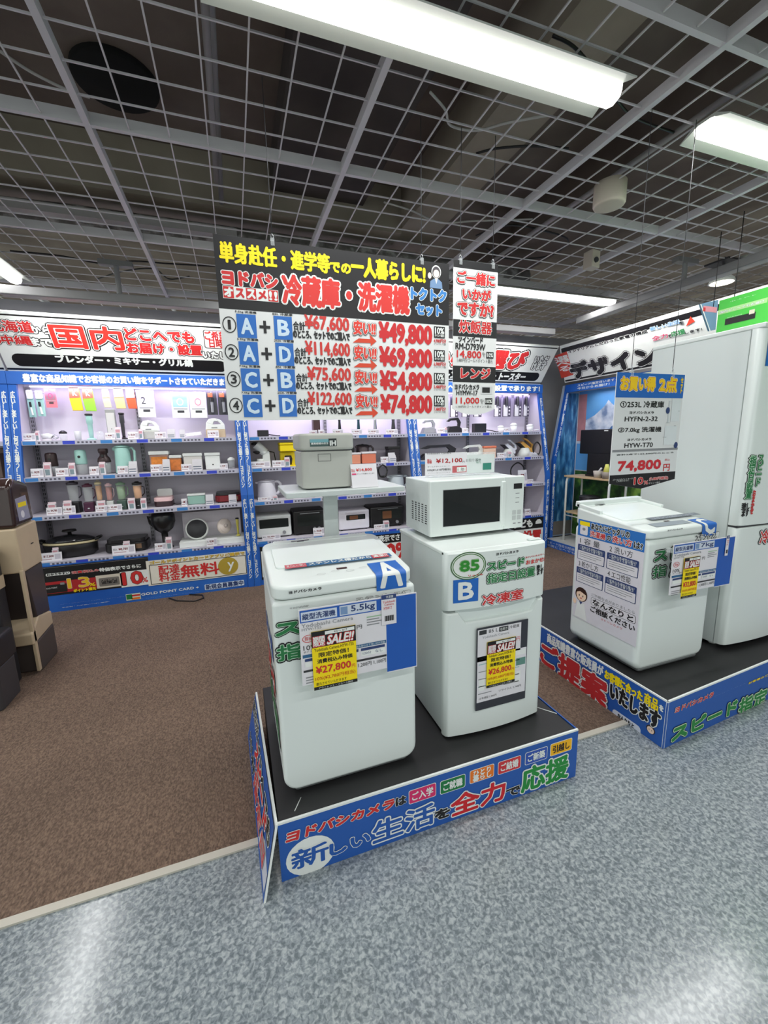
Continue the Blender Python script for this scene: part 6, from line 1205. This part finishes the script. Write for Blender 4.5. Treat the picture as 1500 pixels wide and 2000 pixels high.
put('kettle', 'white electric kettle with a large handle', 'kettle', b_jug, (502, 936, 549, 977), 2, .2, body=mat((226, 224, 232), .35), acc=DKG); card('before the white electric kettle', (504, 971, 530, 979), 2, '¥3,280'); leaf('at the handle of the white kettle', (533, 968, 542, 979), 2, .03); card('under the tray of the cooker stand', (573, 963, 596, 977), 2, '¥5,480'); leaf('under the cooker tray, cream topped', (586, 958, 598, 976), 2, .06); card('left of the stand pole', (615, 961, 634, 975), 2, '¥4,780'); put('toaster', 'small grey toaster left of the stand pole', 'toaster', b_box, (600, 958, 616, 975), 2, body=GY)
put('tea_tin', 'sage green tin box right of the stand pole', 'tin', b_box, (664, 950, 680, 968), 2, .08, body=mat((120, 150, 140), .5)); put('pop_up_toaster', 'cream slot toaster under the cooker tray', 'toaster', b_box, (681, 947, 702, 967), 2, .13, body=mat((216, 220, 200), .4), d=.16, knob=DK); put('pop_up_toaster', 'grey slot toaster beside the black one', 'toaster', b_box, (708, 945, 730, 966), 2, .13, body=mat((170, 170, 172), .4), d=.16); put('pop_up_toaster', 'black slot toaster under the right end of the tray', 'toaster', b_box, (738, 943, 753, 965), 2, .13, body=DK, d=.16); card('before the grey slot toaster', (707, 953, 734, 968), 2, '¥6,980'); leaf('before the black slot toaster', (722, 949, 732, 967), 2, .06)
put('kettle', 'pale blue grey kettle left of the microwave', 'kettle', b_jug, (758, 926, 796, 962), 2, .2, body=mat((196, 206, 212), .35), acc=DKG); card('at the foot of the pale grey kettle', (772, 950, 792, 962), 2, '¥5,980')
put('toaster_oven', 'white toaster oven with wide dark window', 'toaster oven', b_toaster, (501, 1006, 569, 1052), 3, .13, win=(.08, .45, .92, .84)); put('toaster_oven', 'black toaster oven left of the stand pole', 'toaster oven', b_toaster, (573, 996, 636, 1050), 3, .13, body=DK, win=(.12, .36, .92, .80), knobs=2); put('toaster_oven', 'rounded white toaster oven with a narrow lit window', 'toaster oven', b_toaster, (661, 996, 721, 1042), 3, .13, body=mat((232, 230, 238), .35), win=(.24, .52, .86, .78), knobs=0, glow=True); put('toaster_oven', 'large black toaster oven left of the microwave', 'toaster oven', b_toaster, (723, 988, 788, 1038), 3, .13, body=DK, win=(.3, .38, .92, .82), glow=True)
card('before the white wide window oven', (512, 1044, 548, 1055), 3, '¥6,480'); card('before the black oven beside the pole', (612, 1031, 636, 1046), 3, '¥9,380'); card('before the large black oven', (731, 1024, 752, 1036), 3, '¥12,800'); leaf('before the large black oven', (749, 1017, 760, 1036), 3)
# ---- right shelf unit
for i, (xa, xb) in enumerate(((879, 895), (902, 918), (925, 941), (965, 979), (982, 998), (1004, 1019), (1022, 1034))):
    pack(('dark slim mixer pack nearest the price banner', 'dark slim mixer pack second from the price banner', 'dark slim mixer pack under the strip point', 'dark slim mixer pack right beside the strip edge', 'dark slim mixer pack in the middle of the four open ones', 'dark slim mixer pack after the gap', 'dark slim mixer pack nearest the right end panel')[i], (xa, 772, xb, 815-i*.3), shape='slim')
put('clothes_iron', 'grey clothes iron on its heel beside the blue pillar', 'iron', b_iron, (824, 820, 851, 849), 0); put('clothes_iron', 'black clothes iron on its heel', 'iron', b_iron, (872, 816, 901, 849), 0, body=DK); card('between the grey and the black iron', (855, 836, 870, 848), 0, '¥7,480'); card('right of the black iron', (903, 836, 915, 848), 0, '¥9,480'); leaf('left of the black iron', (868, 834, 873, 848), 0, .05)
put('power_adapter', 'black adapter box with trailing cord', 'adapter', b_adapter, (926, 827, 958, 848), 0)
for nm, q in (('spool shaped', (972, 831, 984, 846)), ('taller', (997, 826, 1009, 846)), ('last', (1029, 828, 1041, 846))): put('lint_remover', nm+' white lint remover on the top right board', 'appliance', b_cup, q, 0, body=WH, top=WH, group='lint removers'); 
card('left of the taller lint remover', (985, 835, 996, 846), 0, '¥1,980'); put('stick_tool', 'black stick lying at the right end of the top board', 'tool', b_flat, (1040, 838, 1052, 847), 0, .03, lift=.015)
put('garment_steamer', 'large dark iron set behind the microwave price card', 'iron', b_iron, (817, 869, 893, 898), 1, body=mat((40, 38, 44), .4)); put('clothes_iron', 'white and black corded iron behind the microwave card', 'iron', b_iron, (903, 869, 946, 898), 1, body=WH, sole=DK); put('starch_box', 'orange topped white box between the irons', 'box', b_box, (945, 871, 968, 896), 1, .05, d=.03, body=mat((236, 200, 176), .5), lid=mat((226, 130, 100), .5))
put('clothes_iron', 'white iron tilted on a white stand', 'iron', b_iron, (979, 863, 1006, 896), 1, .2, stand=WH, body=mat((226, 226, 232), .35), sole=DKG, tilt=True); put('clothes_iron', 'yellow orange iron tilted on a white cone stand', 'iron', b_iron, (1009, 861, 1040, 896), 1, .2, stand=WH, body=mat((236, 180, 90), .35), sole=DKG, tilt=True); card('before the white tilted iron', (972, 884, 990, 895), 1, '¥4,980'); leaf('at the white tilted iron', (991, 881, 999, 896), 1, .05); strips('right of the yellow orange iron', (1034, 883, 1047, 896), 1)
put('cord_loop', 'black cord loop leaning at the right end panel', 'cord', b_cord, (1040, 863, 1056, 895), 1, .06, lift=.012); put('cord_loop', 'thick black ring standing on the third right board', 'cord', b_cord, (996, 903, 1025, 940), 2, .14, lift=.012); card('with red top beside the thick black ring', (1014, 918, 1031, 938), 2, '¥5,980', yo=.05); card('at the right of the third board, behind the microwave', (1031, 936, 1042, 946), 2, '¥3,480'); card('at the right of the lowest board, behind the microwave', (1026, 994, 1037, 1006), 3, '¥2,980')

# ================================================================== table and things in the alcove
TW = mat((206, 180, 140), .45); XT = 4.32
t = thing('side_table', 'small wood topped table with white tube legs in the alcove', 'table', (XT, 4.1, .1))
zt = 1.0
ya, yb = 4.50, 3.72
b = MB(); b.box(XT-.14, yb, zt-.018, XT+.17, ya, zt+.004, TW); b.build('table_top', t, bevel=.003)
for yy in (ya-.03, yb+.06):
    b = MB()
    b.tube([(XT-.12, yy, .101), (XT-.12, yy, zt-.09), (XT-.11, yy, zt-.04), (XT-.07, yy, zt-.021), (XT+.10, yy, zt-.021), (XT+.14, yy, zt-.04), (XT+.15, yy, zt-.09), (XT+.15, yy, .101)], .014, WH, 10); b.build('leg', t)
b = MB(); b.box(XT-.13, yb+.05, .50, XT+.15, ya-.02, .515, TW); b.build('lower_shelf', t)
b = MB(); b.tube([(XT-.12, ya-.03, .46), (XT-.12, yb+.06, .46)], .008, WH, 8); b.build('cross_bar', t)
t = thing('black_monitor', 'black back of a monitor on the alcove table', 'monitor', (XT+.05, 4.05, zt+.004))
b = MB(); b.box(XT+.02, 3.80, 1.29, XT+.10, 4.42, 1.60, mat((24, 24, 26), .4)); b.build('screen_case', t, bevel=.01)
b = MB(); b.box(XT+.0, 3.86, 1.03, XT+.09, 4.26, 1.295, mat((18, 18, 20), .5)); b.build('stand_column', t, bevel=.006)
b = MB(); b.box(XT-.02, 3.86, zt+.0055, XT+.14, 4.26, zt+.03, DK); b.build('foot', t, bevel=.004)
b = MB(FX(XT+.0195)); b.rect(-4.04, 1.575, -3.98, 1.588, WH); b.build('logo_mark', t)
t = thing('planter_cup', 'small white cup with a pestle on the table edge', 'cup', (XT-.09, 4.02, zt+.004))
b = MB(); b.lathe([(.04, 0), (.055, .085), (.05, .086)], mat((196, 188, 178), .5), c=(XT-.09, 3.99, zt+.0055)); b.build('cup', t)
b = MB(); b.tube([(XT-.09, 3.99, zt+.07), (XT-.10, 3.93, zt+.13)], .012, LBL, 8); b.build('pestle', t)
t = thing('pencil_cup', 'taupe cup holding a yellow green cone', 'cup', (XT-.09, 3.86, zt+.004))
b = MB(); b.lathe([(.045, 0), (.055, .08), (.05, .081)], mat((150, 140, 130), .5), c=(XT-.09, 3.86, zt+.0055)); b.build('cup', t)
b = MB(); b.lathe([(.045, .06), (.02, .17), (.015, .175)], mat((222, 220, 110), .5), c=(XT-.09, 3.86, zt+.0055)); b.build('cone', t)
t = thing('black_bin', 'black round tub on the lower shelf of the alcove table', 'tub', (XT, 4.15, .515))
b = MB(); b.lathe([(.10, .0015), (.13, .22), (.12, .22)], DK, c=(XT, 4.18, .515)); b.build('tub', t); b = MB(); b.lathe([(.132, .22), (.12, .235), (.03, .245)], DKG, c=(XT, 4.18, .515)); b.build('lid', t)
t = thing('wire_rack', 'white wire basket rack beside the table leg', 'rack', (XT-.03, 3.60, .1))
for i in range(5): b = MB(); b.tube([(XT-.12, 3.48+.05*i, .101), (XT-.12, 3.48+.05*i, .80)], .004, WH, 6); b.build('upright_wire', t)
for i in range(5): b = MB(); b.tube([(XT-.116, 3.47, .3+.12*i), (XT-.116, 3.69, .3+.12*i)], .003, WH, 6); b.build('cross_wire', t)
t = thing('office_chair', 'dark desk chair behind the larger washer', 'chair', (4.3, 3.05, .1))
b = MB(); b.box(4.18, 2.85, .52, 4.45, 3.25, .60, mat((44, 44, 50), .6)); b.build('seat', t, bevel=.02); b = MB(); b.box(4.40, 2.85, .66, 4.45, 3.25, 1.0, mat((60, 60, 70), .6)); b.build('backrest', t, bevel=.02); b = MB(); b.cyl((4.32, 3.05, .101), (4.32, 3.05, .53), .03, DK); b.build('column', t); b = MB(); b.cyl((4.41, 3.05, .56), (4.43, 3.05, .72), .02, DK); b.build('back_bar', t); b = MB(); b.lathe([(.2, .001), (.2, .02), (.04, .05)], DK, c=(4.32, 3.05, .1)); b.build('base', t)
t = thing('shelf_cabinet', 'grey framed cabinet with black front between table and fridge', 'cabinet', (4.42, 3.4, .1))
b = MB(); b.box(4.36, 3.29, .101, 4.545, 3.46, .93, mat((96, 98, 100), .5)); b.build('case', t, bevel=.004); b = MB(); b.box(4.35, 3.31, .3, 4.362, 3.44, .88, DK); b.build('front', t)

# ================================================================== dust bins on the left
t = thing('dust_bin', 'tall dark brown two tier dust bin with beige bands', 'dust bin', (-1.58, 3.42, .003))
xr, yf, yb_ = -1.385, 3.30, 3.60; xl = -1.78
def tier(pts, m, name, bev=.012, inset=0.):
    b = MB(FX(xl)); 
    b.prism([(-y, z) for y, z in pts][::-1], xl-xr+inset, 0, m); return b.build(name, t, bevel=bev)
GB = mat((74, 66, 62), .5); 
tier([(yf+.03, .004), (yb_, .004), (yb_, .24), (yf+.01, .22)], GB, 'lower_body'); tier([(yf-.03, .22), (yb_, .24), (yb_, .34), (yf+.10, .38), (yf-.03, .30)], BEI, 'lower_lip')
tier([(yf+.09, .37), (yb_, .34), (yb_, .72), (yf+.03, .72)], mat((58, 50, 48), .35), 'hopper', inset=.006); tier([(yf, .72), (yb_, .72), (yb_, 1.03), (yf-.01, 1.02)], BEI, 'upper_band')
tier([(yf, 1.02), (yb_-.01, 1.03), (yb_-.03, 1.30), (yf+.08, 1.35), (yf+.02, 1.30)], BRN, 'lid', bev=.03)
b = MB(); b.box(xr-.02, yf-.012, .02, xr+.0, yf+.02, .74, BEI); b.build('side_strip', t, bevel=.004)
b = MB(FX(xr+.0012) @ Matrix.Rotation(math.pi, 4, 'Y')); 
b.prism([(3.36, 1.06), (3.52, 1.06), (3.50, 1.22), (3.35, 1.21)], -.0005, .001, mat((150, 150, 170), .4)); b.rect(3.375, 1.15, 3.49, 1.18, YE, .0014); b.ell(3.42, 1.10, .025, .025, LBL, .0014); b.build('product_sticker', t)
b = MB(FX(xr+.0012) @ Matrix.Rotation(math.pi, 4, 'Y')); b.rect(3.46, .88, 3.50, .888, DK, .001); b.build('latch_slot', t)
t = thing('dust_bin', 'low black and grey dust bin at the left edge', 'dust bin', (-1.62, 3.05, .003))
b = MB(); b.prism(rrpts(-1.85, 2.86, -1.415, 3.10, .03, 5), .004, .26, mat((62, 60, 62), .5)); b.build('body', t, bevel=.008); b = MB(); b.prism(rrpts(-1.87, 2.84, -1.405, 3.12, .04, 5), .26, .44, mat((34, 33, 36), .45)); b.build('lid', t, bevel=.02)
t = thing('dust_bin', 'taller black dust bin behind the low one', 'dust bin', (-1.7, 3.25, .003))
b = MB(); b.prism(rrpts(-1.95, 3.14, -1.475, 3.262, .02, 5), .004, .92, mat((40, 39, 42), .45)); b.build('body', t, bevel=.01); b = MB(); b.prism(rrpts(-1.95, 3.138, -1.47, 3.264, .02, 5), .66, .74, BEI); b.build('band', t)
# far left shelf goods
for i, (q, c, nm) in enumerate((((-22, 875, 2, 925), mat((92, 74, 66), .4), 'taupe upright heater at the left edge'), ((-50, 880, -26, 925), DK, 'black box at the left edge'))): put('heater', nm, 'heater', b_box, q, 1, body=c, lid=BEI)
b = MB(); q = onz(395, 1172, .01); 
P3 = [onz(x, y, .012) for x, y in ((330, 1168), (345, 1173), (380, 1174), (398, 1168), (395, 1162), (370, 1161))]
b.tube(P3, .006, DK, 6); tag(b.build('floor_cable'), 'thin black cable lying on the carpet before the left shelf base', 'cable')
